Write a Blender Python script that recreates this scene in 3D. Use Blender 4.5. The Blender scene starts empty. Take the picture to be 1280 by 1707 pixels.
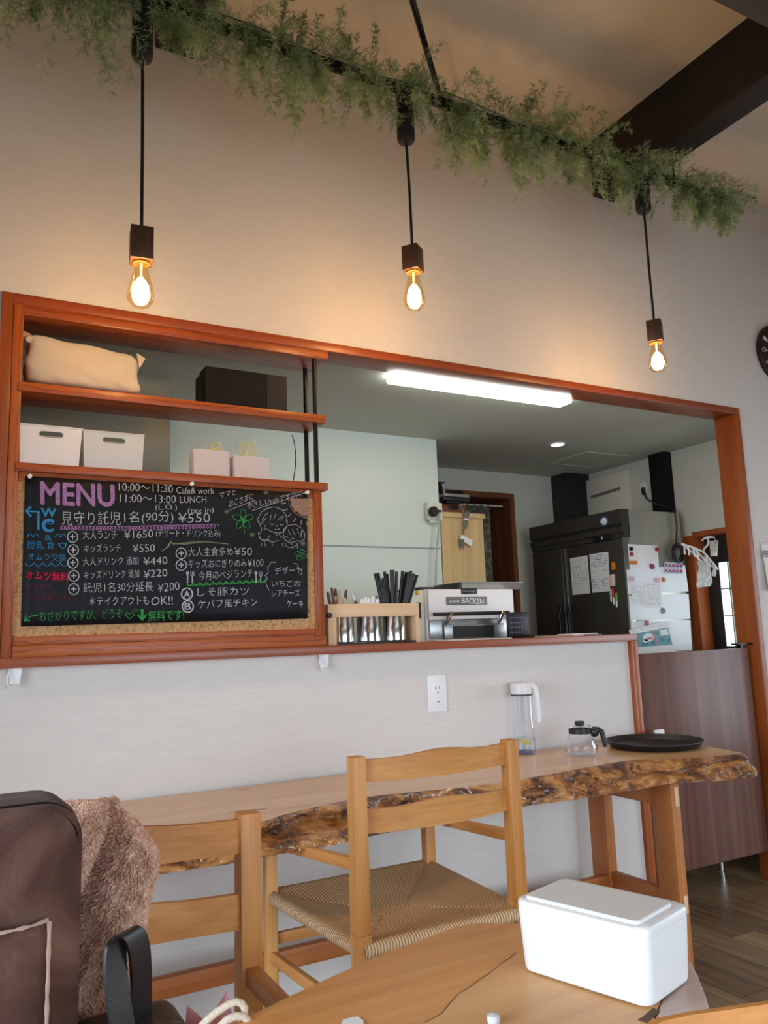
import bpy, bmesh, math, random
from mathutils import Vector, Matrix
random.seed(7)
C = bpy.context.scene.collection
SC = bpy.context.scene
PI = math.pi

# ------------------------------------------------------------------ frame of reference
# design coordinates: X along the partition wall, Y into it, Z up; the viewer's eye is (0,0,1.15), the floor z = -0.17.
# world = S * (P - (0,0,FLOOR))
S = 0.86
FLOOR = -0.17
EYE = Vector((0, 0, 1.15))
MX = (0.87768804, -0.47799133, -0.03446719)
MY = (0.04450364, 0.15290578, -0.98723819)
MZ = (0.47716153, 0.86495324, 0.15547593)
FPX = 1333.7
def T(p): return Vector((p[0]*S, p[1]*S, (p[2]-FLOOR)*S))
def ray(x, y):
    a, b = (x-640)/FPX, (y-853.5)/FPX
    return Vector([MX[i]*a + MY[i]*b + MZ[i] for i in range(3)])
def onX(x, y, X): r = ray(x, y); return EYE + r*(X/r.x)
def onY(x, y, Y): r = ray(x, y); return EYE + r*(Y/r.y)
def onZ(x, y, Z): r = ray(x, y); return EYE + r*((Z-EYE.z)/r.z)

# ------------------------------------------------------------------ camera, world, light, exposure
cd = bpy.data.cameras.new('camera'); cam = bpy.data.objects.new('camera', cd); C.objects.link(cam)
cd.sensor_fit = 'VERTICAL'; cd.sensor_height = 36; cd.sensor_width = 27
cd.lens = 36*FPX/1707; cd.clip_start = .02; cd.clip_end = 100
m = Matrix.Identity(4)
for i in range(3):
    m[i][0] = MX[i]; m[i][1] = -MY[i]; m[i][2] = -MZ[i]
m.translation = T(EYE)
cam.matrix_world = m
SC.camera = cam
SC.view_settings.view_transform = 'Standard'; SC.view_settings.look = 'None'
SC.view_settings.gamma = 1; SC.view_settings.use_curve_mapping = False
SC.view_settings.exposure = 0.0
w = bpy.data.worlds.new('sky'); SC.world = w; w.use_nodes = True
w.node_tree.nodes['Background'].inputs[0].default_value = (.80, .90, 1, 1)
w.node_tree.nodes['Background'].inputs[1].default_value = 0.2
def area(name, loc, target, sx, sy, power, col, spread=180):
    l = bpy.data.lights.new(name, 'AREA'); l.shape = 'RECTANGLE'; l.size = sx*S; l.size_y = sy*S
    l.energy = power; l.color = col; l.spread = math.radians(spread)
    o = bpy.data.objects.new(name, l); C.objects.link(o); o.location = T(loc)
    o.rotation_euler = (T(target)-T(loc)).to_track_quat('-Z', 'Y').to_euler()
    return o
area('window_daylight_rear', (1.6, -2.92, 1.15), (1.6, 2.86, -1.8), 4.2, 2.0, 52, (.74, .87, 1), 100)
area('window_daylight_left', (-2.42, .3, 1.15), (2.6, .9, -1.3), 2.4, 1.9, 58, (.72, .86, 1), 105)
area('window_daylight_right', (6.42, .6, 1.15), (1.5, 1.2, -.4), 2.4, 1.9, 33, (.84, .92, 1), 140)

# ------------------------------------------------------------------ geometry builder
W = {}          # world base (design coords) of each parent
class G:
    def __init__(s): s.v = []; s.f = []; s.sm = []; s.uv = None; s.fm = None
    def add(s, vs, fs, smooth=False):
        n = len(s.v); s.v += [Vector(p) for p in vs]
        for f in fs: s.f.append([i+n for i in f]); s.sm.append(smooth)
        return s
    def box(s, x0, x1, y0, y1, z0, z1, bev=0, seg=2, M=None, smooth=None):
        bm = bmesh.new(); bmesh.ops.create_cube(bm, size=1)
        for v in bm.verts:
            v.co = Vector(((x0+x1)/2+v.co.x*(x1-x0), (y0+y1)/2+v.co.y*(y1-y0), (z0+z1)/2+v.co.z*(z1-z0)))
        if bev: bmesh.ops.bevel(bm, geom=bm.edges[:], offset=bev, segments=seg, profile=.5, affect='EDGES')
        return s.bm(bm, M, bool(bev) if smooth is None else smooth)
    def bm(s, bm, M=None, smooth=False):
        bm.verts.index_update()
        vs = [(M @ v.co if M else v.co.copy()) for v in bm.verts]
        s.add(vs, [[v.index for v in f.verts] for f in bm.faces], smooth); bm.free(); return s
    def hexa(s, p, bev=0, seg=2):       # p: 8 corners bottom 0-3 (ccw), top 4-7
        bm = bmesh.new(); vs = [bm.verts.new(q) for q in p]
        for f in ((3,2,1,0),(4,5,6,7),(0,1,5,4),(1,2,6,5),(2,3,7,6),(3,0,4,7)): bm.faces.new([vs[i] for i in f])
        bmesh.ops.recalc_face_normals(bm, faces=bm.faces[:])
        if bev: bmesh.ops.bevel(bm, geom=bm.edges[:], offset=bev, segments=seg, profile=.5, affect='EDGES')
        return s.bm(bm, None, bool(bev))
    def prism(s, poly, off, bev=0, seg=2, smooth=None):        # planar polygon + offset vector
        bm = bmesh.new(); off = Vector(off); n = len(poly)
        a = [bm.verts.new(Vector(p)) for p in poly]; b = [bm.verts.new(Vector(p)+off) for p in poly]
        bm.faces.new(a); bm.faces.new(b[::-1])
        for i in range(n): bm.faces.new((a[i], b[i], b[(i+1) % n], a[(i+1) % n]))
        bmesh.ops.recalc_face_normals(bm, faces=bm.faces[:])
        if bev: bmesh.ops.bevel(bm, geom=bm.edges[:], offset=bev, segments=seg, profile=.5, affect='EDGES')
        return s.bm(bm, None, bool(bev) if smooth is None else smooth)
    def tube(s, pts, r, seg=10, cap=True, flat=1.0):
        pts = [Vector(p) for p in pts]; n = len(pts)
        rs = r if isinstance(r, (list, tuple)) else [r]*n
        ref = None; vs = []; fs = []
        for i in range(n):
            t = (pts[min(i+1, n-1)]-pts[max(i-1, 0)]).normalized()
            if ref is None:
                ref = Vector((0, 0, 1)) if abs(t.z) < .9 else Vector((1, 0, 0))
            u = (ref - t*ref.dot(t)).normalized(); ref = u; v = t.cross(u)
            for k in range(seg):
                a = 2*PI*k/seg; vs.append(pts[i]+u*math.cos(a)*rs[i]+v*math.sin(a)*rs[i]*flat)
        for i in range(n-1):
            for k in range(seg):
                fs.append((i*seg+k, i*seg+(k+1) % seg, (i+1)*seg+(k+1) % seg, (i+1)*seg+k))
        s.add(vs, fs, True)
        if cap:
            m_ = len(s.v)-n*seg
            s.f.append([m_+k for k in range(seg)][::-1]); s.sm.append(False)
            s.f.append([m_+(n-1)*seg+k for k in range(seg)]); s.sm.append(False)
        return s
    def lathe(s, prof, c=(0, 0, 0), seg=32, M=None, smooth=True):
        vs = []; fs = []; c = Vector(c); n = len(prof)
        for r, z in prof:
            for k in range(seg):
                a = 2*PI*k/seg; p = Vector((r*math.cos(a), r*math.sin(a), z)); vs.append((M @ p if M else p)+c)
        for i in range(n-1):
            for k in range(seg):
                fs.append((i*seg+k, i*seg+(k+1) % seg, (i+1)*seg+(k+1) % seg, (i+1)*seg+k))
        return s.add(vs, fs, smooth)
    def grid(s, fn, nu, nv, smooth=True, close_u=False):
        vs = [fn(i/nu, j/nv) for j in range(nv+1) for i in range(nu+1)]
        fs = [(j*(nu+1)+i, j*(nu+1)+i+1, (j+1)*(nu+1)+i+1, (j+1)*(nu+1)+i) for j in range(nv) for i in range(nu)]
        return s.add(vs, fs, smooth)
    def xf(s, M):
        s.v = [M @ v for v in s.v]; return s
    def build(s, name, mat, parent=None, local=False, recalc=False, solid=0, label=None, weld=False):
        base = Vector((0, 0, FLOOR)) if parent is None else W.get(parent, Vector((0, 0, FLOOR)))
        if local: base = Vector((0, 0, 0))
        me = bpy.data.meshes.new(name)
        me.from_pydata([(p-base)*S for p in s.v], [], s.f); me.polygons.foreach_set('use_smooth', s.sm)
        if s.uv:
            l = me.uv_layers.new(name='uv')
            flat = [c for f in s.uv for q in f for c in q]; l.data.foreach_set('uv', flat)
        if recalc or weld:
            bm = bmesh.new(); bm.from_mesh(me)
            if weld: bmesh.ops.remove_doubles(bm, verts=bm.verts[:], dist=1e-5)
            bmesh.ops.recalc_face_normals(bm, faces=bm.faces[:]); bm.to_mesh(me); bm.free()
        if mat: me.materials.append(mat)
        if hasattr(me, 'set_sharp_from_angle') and any(s.sm): me.set_sharp_from_angle(angle=math.radians(38))
        o = bpy.data.objects.new(name, me); C.objects.link(o)
        if parent:
            o.parent = parent; W[o] = base
        else: W[o] = base
        if solid:
            md = o.modifiers.new('solid', 'SOLIDIFY'); md.thickness = solid*S; md.offset = 0
        if label: o['label'] = label
        return o
def tag(o, label, cat, group=None):
    o['label'] = label; o['category'] = cat
    if group: o['group'] = group
    return o
def thing(name, label, cat, base, group=None, rotz=0):
    o = bpy.data.objects.new(name, None); C.objects.link(o); o.empty_display_size = .05
    o.location = T(base); o.rotation_euler = (0, 0, rotz); W[o] = Vector(base)
    return tag(o, label, cat, group)
def recenter(o):        # move the origin of a top-level mesh to its base centre
    me = o.data; xs = [v.co for v in me.vertices]
    lo = Vector([min(p[i] for p in xs) for i in range(3)]); hi = Vector([max(p[i] for p in xs) for i in range(3)])
    c = Vector(((lo.x+hi.x)/2, (lo.y+hi.y)/2, lo.z))
    me.transform(Matrix.Translation(-c)); o.location = c; return o
def struct(o): o['kind'] = 'structure'; return o
def copy_tree(o, parent=None):
    c = o.copy(); C.objects.link(c)
    if parent: c.parent = parent
    W[c] = W.get(o)
    for ch in list(o.children): copy_tree(ch, c)
    return c

# ------------------------------------------------------------------ materials
def srgb(r, g, b):
    f = lambda c: (c/255/12.92) if c/255 <= .04045 else ((c/255+.055)/1.055)**2.4
    return (f(r), f(g), f(b), 1)
def newmat(name):
    mt = bpy.data.materials.new(name); mt.use_nodes = True; nt = mt.node_tree
    return mt, nt, nt.nodes, nt.links, nt.nodes['Principled BSDF']
def plain(name, col, rough=.5, metal=0, spec=.5, sss=0, coat=0, trans=0, bump=0, bscale=60):
    mt, nt, N, L, P = newmat(name)
    P.inputs['Base Color'].default_value = srgb(*col); P.inputs['Roughness'].default_value = rough
    P.inputs['Metallic'].default_value = metal; P.inputs['Specular IOR Level'].default_value = spec
    P.inputs['Coat Weight'].default_value = coat
    if trans: P.inputs['Transmission Weight'].default_value = trans
    if bump:
        tc = N.new('ShaderNodeTexCoord'); n = N.new('ShaderNodeTexNoise'); n.inputs['Scale'].default_value = bscale; n.inputs['Detail'].default_value = 4
        L.new(tc.outputs['Object'], n.inputs['Vector'])
        b = N.new('ShaderNodeBump'); b.inputs['Strength'].default_value = bump; b.inputs['Distance'].default_value = .004
        L.new(n.outputs['Fac'], b.inputs['Height']); L.new(b.outputs[0], P.inputs['Normal'])
    return mt
def emit(name, col, strength):
    mt, nt, N, L, P = newmat(name)
    P.inputs['Base Color'].default_value = (*col, 1); P.inputs['Emission Color'].default_value = (*col, 1); P.inputs['Emission Strength'].default_value = strength
    return mt
def ramp(N, stops):
    r = N.new('ShaderNodeValToRGB'); e = r.color_ramp.elements
    while len(e) < len(stops): e.new(.5)
    for i, (p, c) in enumerate(stops): e[i].position = p; e[i].color = c
    return r
def wood(name, dark, mid, light, axis=0, rough=.42, cross=14, fine=150, bands=0, spec=.4, bump=.12, coat=0, along=.9, fmul=.35):
    mt, nt, N, L, P = newmat(name)
    tc = N.new('ShaderNodeTexCoord'); oi = N.new('ShaderNodeObjectInfo')
    mul = N.new('ShaderNodeVectorMath'); mul.operation = 'SCALE'; mul.inputs[3].default_value = 7.3
    cmb = N.new('ShaderNodeCombineXYZ')
    for i in range(3): L.new(oi.outputs['Random'], cmb.inputs[i])
    L.new(cmb.outputs[0], mul.inputs[0])
    addv = N.new('ShaderNodeVectorMath'); addv.operation = 'ADD'
    L.new(tc.outputs['Object'], addv.inputs[0]); L.new(mul.outputs[0], addv.inputs[1])
    def mp(sa, sc):
        q = N.new('ShaderNodeMapping'); v = [sc]*3; v[axis] = sa; q.inputs['Scale'].default_value = v
        L.new(addv.outputs[0], q.inputs['Vector']); return q
    n1 = N.new('ShaderNodeTexNoise'); n1.inputs['Scale'].default_value = 1; n1.inputs['Detail'].default_value = 5; n1.inputs['Distortion'].default_value = .6
    L.new(mp(along, cross).outputs[0], n1.inputs['Vector'])
    n2 = N.new('ShaderNodeTexNoise'); n2.inputs['Scale'].default_value = 1; n2.inputs['Detail'].default_value = 3
    L.new(mp(along*3, fine).outputs[0], n2.inputs['Vector'])
    r = ramp(N, [(.25, srgb(*dark)), (.5, srgb(*mid)), (.75, srgb(*light))]); L.new(n1.outputs['Fac'], r.inputs['Fac'])
    mix = N.new('ShaderNodeMix'); mix.data_type = 'RGBA'; mix.blend_type = 'MULTIPLY'; mix.inputs[0].default_value = fmul
    r2 = ramp(N, [(.3, (.60, .52, .45, 1)), (.62, (1, 1, 1, 1))]); L.new(n2.outputs['Fac'], r2.inputs['Fac'])
    L.new(r.outputs[0], mix.inputs[6]); L.new(r2.outputs[0], mix.inputs[7])
    out = mix.outputs[2]
    if bands:
        wv = N.new('ShaderNodeTexWave'); wv.wave_type = 'BANDS'; wv.bands_direction = 'X' if axis == 2 else 'Z'; wv.wave_profile = 'SAW'
        wv.inputs['Scale'].default_value = bands; wv.inputs['Distortion'].default_value = 5; wv.inputs['Detail'].default_value = 2; wv.inputs['Detail Scale'].default_value = 1.6
        L.new(mp(.55, 1.6).outputs[0], wv.inputs['Vector'])
        r3 = ramp(N, [(.0, (1, 1, 1, 1)), (.72, (1, 1, 1, 1)), (.94, (.50, .34, .28, 1)), (1, (.9, .85, .8, 1))]); L.new(wv.outputs['Fac'], r3.inputs['Fac'])
        m2 = N.new('ShaderNodeMix'); m2.data_type = 'RGBA'; m2.blend_type = 'MULTIPLY'; m2.inputs[0].default_value = .85
        L.new(out, m2.inputs[6]); L.new(r3.outputs[0], m2.inputs[7]); out = m2.outputs[2]
    L.new(out, P.inputs['Base Color'])
    P.inputs['Roughness'].default_value = rough; P.inputs['Specular IOR Level'].default_value = spec; P.inputs['Coat Weight'].default_value = coat; P.inputs['Coat Roughness'].default_value = .25
    b = N.new('ShaderNodeBump'); b.inputs['Strength'].default_value = bump; b.inputs['Distance'].default_value = .002
    L.new(n2.outputs['Fac'], b.inputs['Height']); L.new(b.outputs[0], P.inputs['Normal'])
    return mt
def glass(name, tint=(1, 1, 1), gloss=.5, base=.06, alpha_edge=.5):
    mt, nt, N, L, P = newmat(name); N.remove(P); o = N['Material Output']
    tr = N.new('ShaderNodeBsdfTransparent'); tr.inputs[0].default_value = (*tint, 1)
    gl = N.new('ShaderNodeBsdfGlossy'); gl.inputs['Roughness'].default_value = .03; gl.inputs[0].default_value = (.95, .97, 1, 1)
    lw = N.new('ShaderNodeLayerWeight'); lw.inputs['Blend'].default_value = alpha_edge
    mr = N.new('ShaderNodeMapRange'); mr.inputs[3].default_value = base; mr.inputs[4].default_value = gloss
    L.new(lw.outputs['Facing'], mr.inputs[0])
    pw = N.new('ShaderNodeMath'); pw.operation = 'POWER'; pw.inputs[1].default_value = 1.6; L.new(mr.outputs[0], pw.inputs[0])
    mx = N.new('ShaderNodeMixShader'); L.new(pw.outputs[0], mx.inputs[0]); L.new(tr.outputs[0], mx.inputs[1]); L.new(gl.outputs[0], mx.inputs[2])
    L.new(mx.outputs[0], o.inputs['Surface']); return mt
def frosted(name, col, opacity, rough=.5, thru=.45):
    mt, nt, N, L, P = newmat(name); o = N['Material Output']
    P.inputs['Base Color'].default_value = srgb(*col); P.inputs['Roughness'].default_value = rough
    tl = N.new('ShaderNodeBsdfTranslucent'); tl.inputs[0].default_value = srgb(*col)
    tr = N.new('ShaderNodeBsdfTransparent'); tr.inputs[0].default_value = (.96, .97, .97, 1)
    a = N.new('ShaderNodeMixShader'); a.inputs[0].default_value = thru; L.new(P.outputs[0], a.inputs[1]); L.new(tl.outputs[0], a.inputs[2])
    b = N.new('ShaderNodeMixShader'); b.inputs[0].default_value = opacity; L.new(tr.outputs[0], b.inputs[1]); L.new(a.outputs[0], b.inputs[2])
    L.new(b.outputs[0], o.inputs['Surface']); return mt
def wallpaper(name, col, streak=(14, 160), strength=.22, rough=.85):
    mt, nt, N, L, P = newmat(name)
    tc = N.new('ShaderNodeTexCoord'); mp = N.new('ShaderNodeMapping'); mp.inputs['Scale'].default_value = (streak[0], streak[0], streak[1]); L.new(tc.outputs['Object'], mp.inputs[0])
    n = N.new('ShaderNodeTexNoise'); n.inputs['Scale'].default_value = 1; n.inputs['Detail'].default_value = 5; n.inputs['Roughness'].default_value = .6; L.new(mp.outputs[0], n.inputs['Vector'])
    n2 = N.new('ShaderNodeTexNoise'); n2.inputs['Scale'].default_value = 130; n2.inputs['Detail'].default_value = 2; L.new(tc.outputs['Object'], n2.inputs['Vector'])
    ad = N.new('ShaderNodeMath'); ad.operation = 'ADD'; L.new(n.outputs['Fac'], ad.inputs[0]); L.new(n2.outputs['Fac'], ad.inputs[1])
    b = N.new('ShaderNodeBump'); b.inputs['Strength'].default_value = strength; b.inputs['Distance'].default_value = .004
    L.new(ad.outputs[0], b.inputs['Height']); L.new(b.outputs[0], P.inputs['Normal'])
    c = srgb(*col); r = ramp(N, [(.3, tuple(x*.93 for x in c[:3])+(1,)), (.7, c)]); L.new(n.outputs['Fac'], r.inputs['Fac']); L.new(r.outputs[0], P.inputs['Base Color'])
    P.inputs['Roughness'].default_value = rough; P.inputs['Specular IOR Level'].default_value = .25
    return mt

M = {}
M['wall'] = wallpaper('wallpaper', (222, 216, 212))
M['ceiling'] = wallpaper('ceiling paper', (228, 216, 198), (60, 60), .1)
M['kwall'] = plain('kitchen wall panel', (222, 232, 226), .38, spec=.4)
M['kwall_dull'] = plain('kitchen plaster', (205, 208, 200), .8, spec=.2)
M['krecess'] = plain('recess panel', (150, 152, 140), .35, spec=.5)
M['kceil'] = plain('kitchen ceiling', (205, 205, 192), .85, spec=.2)
M['seam'] = plain('panel joint', (150, 160, 155), .5)
M['cedar_x'] = wood('cedar lengthwise', (142, 64, 23), (168, 82, 32), (188, 102, 42), 0, .42, bands=9, coat=.15)
M['cedar_z'] = wood('cedar upright', (140, 64, 23), (164, 80, 31), (184, 100, 42), 2, .42, bands=9, coat=.15)
M['frame_x'] = wood('frame lengthwise', (136, 62, 30), (156, 74, 35), (172, 90, 44), 0, .4, cross=9, coat=.15)
M['frame_z'] = wood('frame upright', (140, 68, 28), (162, 82, 35), (180, 98, 44), 2, .4, cross=9, coat=.15)
M['oak_x'] = wood('chair wood lengthwise', (182, 116, 54), (204, 140, 74), (220, 162, 96), 0, .45, cross=18, along=1.2)
M['oak_y'] = wood('chair wood deep', (182, 116, 54), (204, 140, 74), (220, 162, 96), 1, .45, cross=18, along=1.2)
M['oak_z'] = wood('chair wood upright', (182, 116, 54), (206, 142, 76), (222, 164, 98), 2, .45, cross=18, along=1.2)
M['trestle_z'] = wood('trestle upright', (164, 96, 48), (186, 116, 62), (202, 134, 78), 2, .45)
M['trestle_y'] = wood('trestle deep', (160, 92, 46), (180, 110, 58), (196, 128, 72), 1, .45)
M['trestle_x'] = wood('trestle lengthwise', (156, 86, 40), (176, 102, 50), (192, 120, 64), 0, .45)
M['slab'] = wood('slab top', (196, 150, 104), (208, 166, 120), (218, 180, 136), 0, .3, cross=9, along=1.6, coat=.25, fmul=.16)
M['beam'] = wood('dark beam', (28, 20, 17), (38, 29, 25), (46, 36, 32), 1, .6, bump=.2)
M['darkwood'] = wood('dark socket wood', (48, 28, 18), (76, 46, 28), (96, 62, 38), 2, .5)
M['walnut'] = wood('walnut laminate', (82, 50, 42), (108, 72, 62), (126, 88, 76), 2, .38, cross=22, coat=.0, spec=.4)
M['doorwood'] = wood('back door wood', (96, 56, 32), (116, 70, 42), (132, 84, 52), 2, .45)
M['ply'] = wood('pale plywood', (206, 174, 124), (220, 190, 140), (230, 202, 154), 2, .5)
M['pine'] = wood('pale pine', (218, 178, 134), (230, 194, 152), (238, 206, 168), 0, .5)
M['pine_z'] = wood('pale pine upright', (218, 178, 134), (230, 194, 152), (238, 206, 168), 2, .5)
M['black'] = plain('black plastic', (24, 23, 24), .42)
M['black_matte'] = plain('black matte', (20, 19, 19), .75, spec=.25)
M['black_metal'] = plain('black metal', (18, 16, 16), .3, metal=.3)
M['white'] = plain('white plastic', (238, 238, 240), .35)
M['white_matte'] = plain('white paper', (236, 238, 240), .8, spec=.2)
M['ivory'] = plain('ivory plastic', (226, 224, 212), .4)
M['steel'] = plain('polished steel', (205, 205, 205), .12, metal=1)
M['steel_dull'] = plain('brushed steel', (176, 178, 178), .34, metal=1)
M['chrome'] = plain('chrome', (220, 220, 222), .08, metal=1)
M['darksteel'] = plain('dark fridge front', (84, 80, 74), .34, metal=.55)
M['sidesteel'] = plain('fridge side steel', (190, 190, 184), .3, metal=.6)
M['glass'] = glass('clear glass', (.965, .97, .985), .75, .03)
M['jugglass'] = glass('clear jug plastic', (.972, .974, .99), .7, .04)
M['water'] = glass('water', (.95, .955, .98), .5, .03)
M['bulbglass'] = glass('amber bulb glass', (1.0, .86, .60), .6, .05)
M['led'] = emit('led diffuser', (.90, 1.0, .94), 12.0)
M['downlight'] = emit('downlight diffuser', (1.0, .97, .88), 7)
M['filament'] = emit('filament', (1.0, .70, .34), 70)
M['stem'] = emit('lit bulb stem', (1.0, .72, .36), 3.0)

# ------------------------------------------------------------------ the room
def floor_mat():
    mt, nt, N, L, P = newmat('floor boards')
    tc = N.new('ShaderNodeTexCoord'); mp = N.new('ShaderNodeMapping'); mp.inputs['Rotation'].default_value = (0, 0, PI/2); L.new(tc.outputs['Object'], mp.inputs[0])
    br = N.new('ShaderNodeTexBrick'); br.offset = .37; br.inputs['Scale'].default_value = 1; br.inputs['Brick Width'].default_value = .92; br.inputs['Row Height'].default_value = .13
    br.inputs['Mortar Size'].default_value = .0016; br.inputs['Color1'].default_value = (0, 0, 0, 1); br.inputs['Color2'].default_value = (1, 1, 1, 1); br.inputs['Mortar'].default_value = (.2, .2, .2, 1)
    L.new(mp.outputs[0], br.inputs['Vector'])
    m2 = N.new('ShaderNodeMapping'); m2.inputs['Scale'].default_value = (34, 2.2, 1); L.new(tc.outputs['Object'], m2.inputs[0])
    n = N.new('ShaderNodeTexNoise'); n.inputs['Scale'].default_value = 1; n.inputs['Detail'].default_value = 6; n.inputs['Distortion'].default_value = .8; L.new(m2.outputs[0], n.inputs['Vector'])
    a = N.new('ShaderNodeMath'); a.operation = 'MULTIPLY_ADD'; a.inputs[1].default_value = .45; L.new(br.outputs['Color'], a.inputs[0]); 
    b = N.new('ShaderNodeMath'); b.operation = 'MULTIPLY'; b.inputs[1].default_value = .75; L.new(n.outputs['Fac'], b.inputs[0]); L.new(b.outputs[0], a.inputs[2])
    r = ramp(N, [(.2, srgb(72, 54, 38)), (.45, srgb(112, 90, 66)), (.7, srgb(138, 114, 84)), (.9, srgb(156, 134, 98))]); L.new(a.outputs[0], r.inputs['Fac'])
    mm = N.new('ShaderNodeMix'); mm.data_type = 'RGBA'; mm.blend_type = 'MULTIPLY'; L.new(br.outputs['Fac'], mm.inputs[0]); L.new(r.outputs[0], mm.inputs[6]); mm.inputs[7].default_value = (.3, .25, .2, 1)
    L.new(mm.outputs[2], P.inputs['Base Color']); P.inputs['Roughness'].default_value = .36; P.inputs['Specular IOR Level'].default_value = .45
    return mt
M['floor'] = floor_mat()
YW, YB = 2.86, 2.965            # front and back face of the partition wall
ZC = 3.71; KZ = 2.335           # ceilings: dining room, kitchen
XR, KY = 4.30, 4.69             # kitchen right wall, back wall
struct(G().box(-2.6, 6.6, -3.1, 4.9, FLOOR-.06, FLOOR).build('floor', M['floor']))
struct(G().box(-2.6, 6.6, -3.1, YB, ZC, ZC+.06).build('ceiling', M['ceiling']))
g = G()
g.box(-2.6, .14, YW, YB, FLOOR, ZC); g.box(.14, 3.855, YW, YB, 2.34, ZC); g.box(.14, 2.89, YW, YB, FLOOR, 1.096); g.box(3.855, 6.6, YW, YB, FLOOR, ZC)
struct(g.build('wall_partition', M['wall']))
def holed(name, axis, c0, c1, a0, a1, hole):       # wall with one window hole; axis 'x' = wall of constant x
    g = G(); h0, h1, z0, z1 = hole
    for p0, p1, q0, q1 in ((a0, h0, FLOOR, ZC), (h1, a1, FLOOR, ZC), (h0, h1, FLOOR, z0), (h0, h1, z1, ZC)):
        if axis == 'x': g.box(c0, c1, p0, p1, q0, q1)
        else: g.box(p0, p1, c0, c1, q0, q1)
    return struct(g.build(name, M['wall']))
holed('wall_left', 'x', -2.6, -2.5, -3.1, YW, (-.9, 1.5, .2, 2.1))
holed('wall_right', 'x', 6.5, 6.6, -3.1, YW, (-.6, 1.8, .2, 2.1))
holed('wall_rear', 'y', -3.1, -3.0, -2.5, 6.5, (-.5, 3.7, .15, 2.15))
# kitchen shell
struct(G().box(-.6, XR+.1, YB, KY+.1, KZ, KZ+.05).build('ceiling_kitchen', M['kceil']))
XD0, XD1 = 3.25, 3.665          # doorway in the back wall (x) -------- frame right edge 3.68
g = G(); g.box(-.6, 2.6, KY, KY+.1, FLOOR, KZ); g.box(2.6, 3.665, KY, KY+.1, 2.17, KZ); g.box(3.665, XR+.1, KY, KY+.1, FLOOR, KZ); struct(g.build('wall_kitchen_back', M['kwall_dull']))
g = G(); g.box(XR, XR+.1, 3.655, KY, FLOOR, KZ); g.box(XR, XR+.1, YB, 3.655, 1.745, KZ); struct(g.build('wall_kitchen_right', M['kwall_dull']))
struct(G().box(-.6, -.5, YB, KY, FLOOR, KZ).build('wall_kitchen_left', M['kwall_dull']))
struct(G().box(.8475, 2.5926, 4.01, KY, FLOOR, KZ).build('wall_white_panel', M['kwall']))
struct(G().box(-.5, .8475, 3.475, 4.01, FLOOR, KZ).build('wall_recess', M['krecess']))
zj = onY(600, 911, 4.01).z
struct(G().box(.8475, 2.596, 4.006, 4.012, zj-.004, zj+.004).build('trim_panel_joint', M['seam']))
# room behind the right-hand kitchen doorway, with a lit window
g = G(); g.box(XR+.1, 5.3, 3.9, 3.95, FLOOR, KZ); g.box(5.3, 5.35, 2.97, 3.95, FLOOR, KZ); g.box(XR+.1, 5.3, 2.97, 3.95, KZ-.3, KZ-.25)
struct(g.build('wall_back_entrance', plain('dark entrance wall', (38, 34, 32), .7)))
g = G()
xw = XR+.10
g.box(XR-.012, XR+.11, 3.60, 3.672, FLOOR, 1.745); g.box(XR-.012, XR+.11, YB, 3.60, 1.735, 1.765)
struct(g.build('trim_kitchen_doorway', M['frame_z']))
# dark door with a tall lit window inside that doorway
xd = XR+.09
pa = onX(1197, 938, xd); pb = onX(1232, 938, xd)
ytop = pa.y; yb = onX(1234, 1080, xd).y
zt, zb = pa.z, onX(1204, 1077, xd).z
g = G(); g.box(xd+.006, xd+.03, pa.y+.005, 3.60, FLOOR, 1.735); g.box(xd+.006, xd+.03, YB, pa.y+.005, zt, 1.735); g.box(xd+.006, xd+.03, YB, pa.y+.005, FLOOR, zb)
dk = struct(g.build('door_2', plain('dark back door', (30, 27, 28), .45)))
G().box(xd+.012, xd+.02, YB, pa.y+.005, zb, zt).build('pane', emit('daylit pane', (.86, .95, 1), 2.6), dk)
g = G()
for z in (zb+(zt-zb)*.36, zb+(zt-zb)*.68): g.box(xd, xd+.012, YB, pa.y+.005, z-.004, z+.004)
g.box(xd, xd+.012, pa.y-.075, pa.y-.065, zb, zt)
g.build('muntin', M['seam'], dk)
# back-wall doorway: frame, dark passage, curtain
g = G(); g.box(3.645, 3.685, KY-.02, KY+.35, FLOOR, 2.177); g.box(2.65, 3.645, KY-.02, KY+.35, 2.137, 2.177)
struct(g.build('door_3', M['doorwood']))
struct(G().box(2.6, 3.7, KY+.35, KY+.38, FLOOR, KZ).build('wall_passage', plain('dark passage', (92, 60, 44), .7)))
# beams and brace
bx = 2.8964
struct(G().box(bx, bx+.157, 1.66, YW, 3.402, 3.655, .006).box(bx, bx+.15, 1.66, YW, 3.65, ZC).build('beam_1', M['beam']))
struct(G().box(.626, .783, 1.66, YW, 3.461, 3.655, .006).box(.626, .776, 1.66, YW, 3.65, ZC).build('beam_2', M['beam']))
struct(G().box(-2.5, 6.5, 1.36, 1.663, 3.398, ZC, .008).build('beam_3', wood('cross beam', (58, 54, 54), (70, 66, 66), (80, 76, 76), 0, .6)))
p0, p1, p2, p3 = onZ(670, -60, 3.42), onZ(713, 62, 3.42), onZ(722, 94, 3.42), onZ(762, 262, 3.40)
p3 = onY(762, 262, 2.86)
d = (p3-p0)
k = lambda f: p0+d*f
t = thing('brace_rod', 'dark steel tension rod with a turnbuckle running under the ceiling', 'brace', p3)
f0 = (1.67-p0.y)/(p3.y-p0.y)
G().tube([k(f0), k(0), k(.62)], .012, 10).build('turnbuckle', M['black_metal'], t)
G().tube([k(.60), k(.63), k(.66)], [.014, .014, .008], 10).build('collar', M['black_metal'], t)
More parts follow.
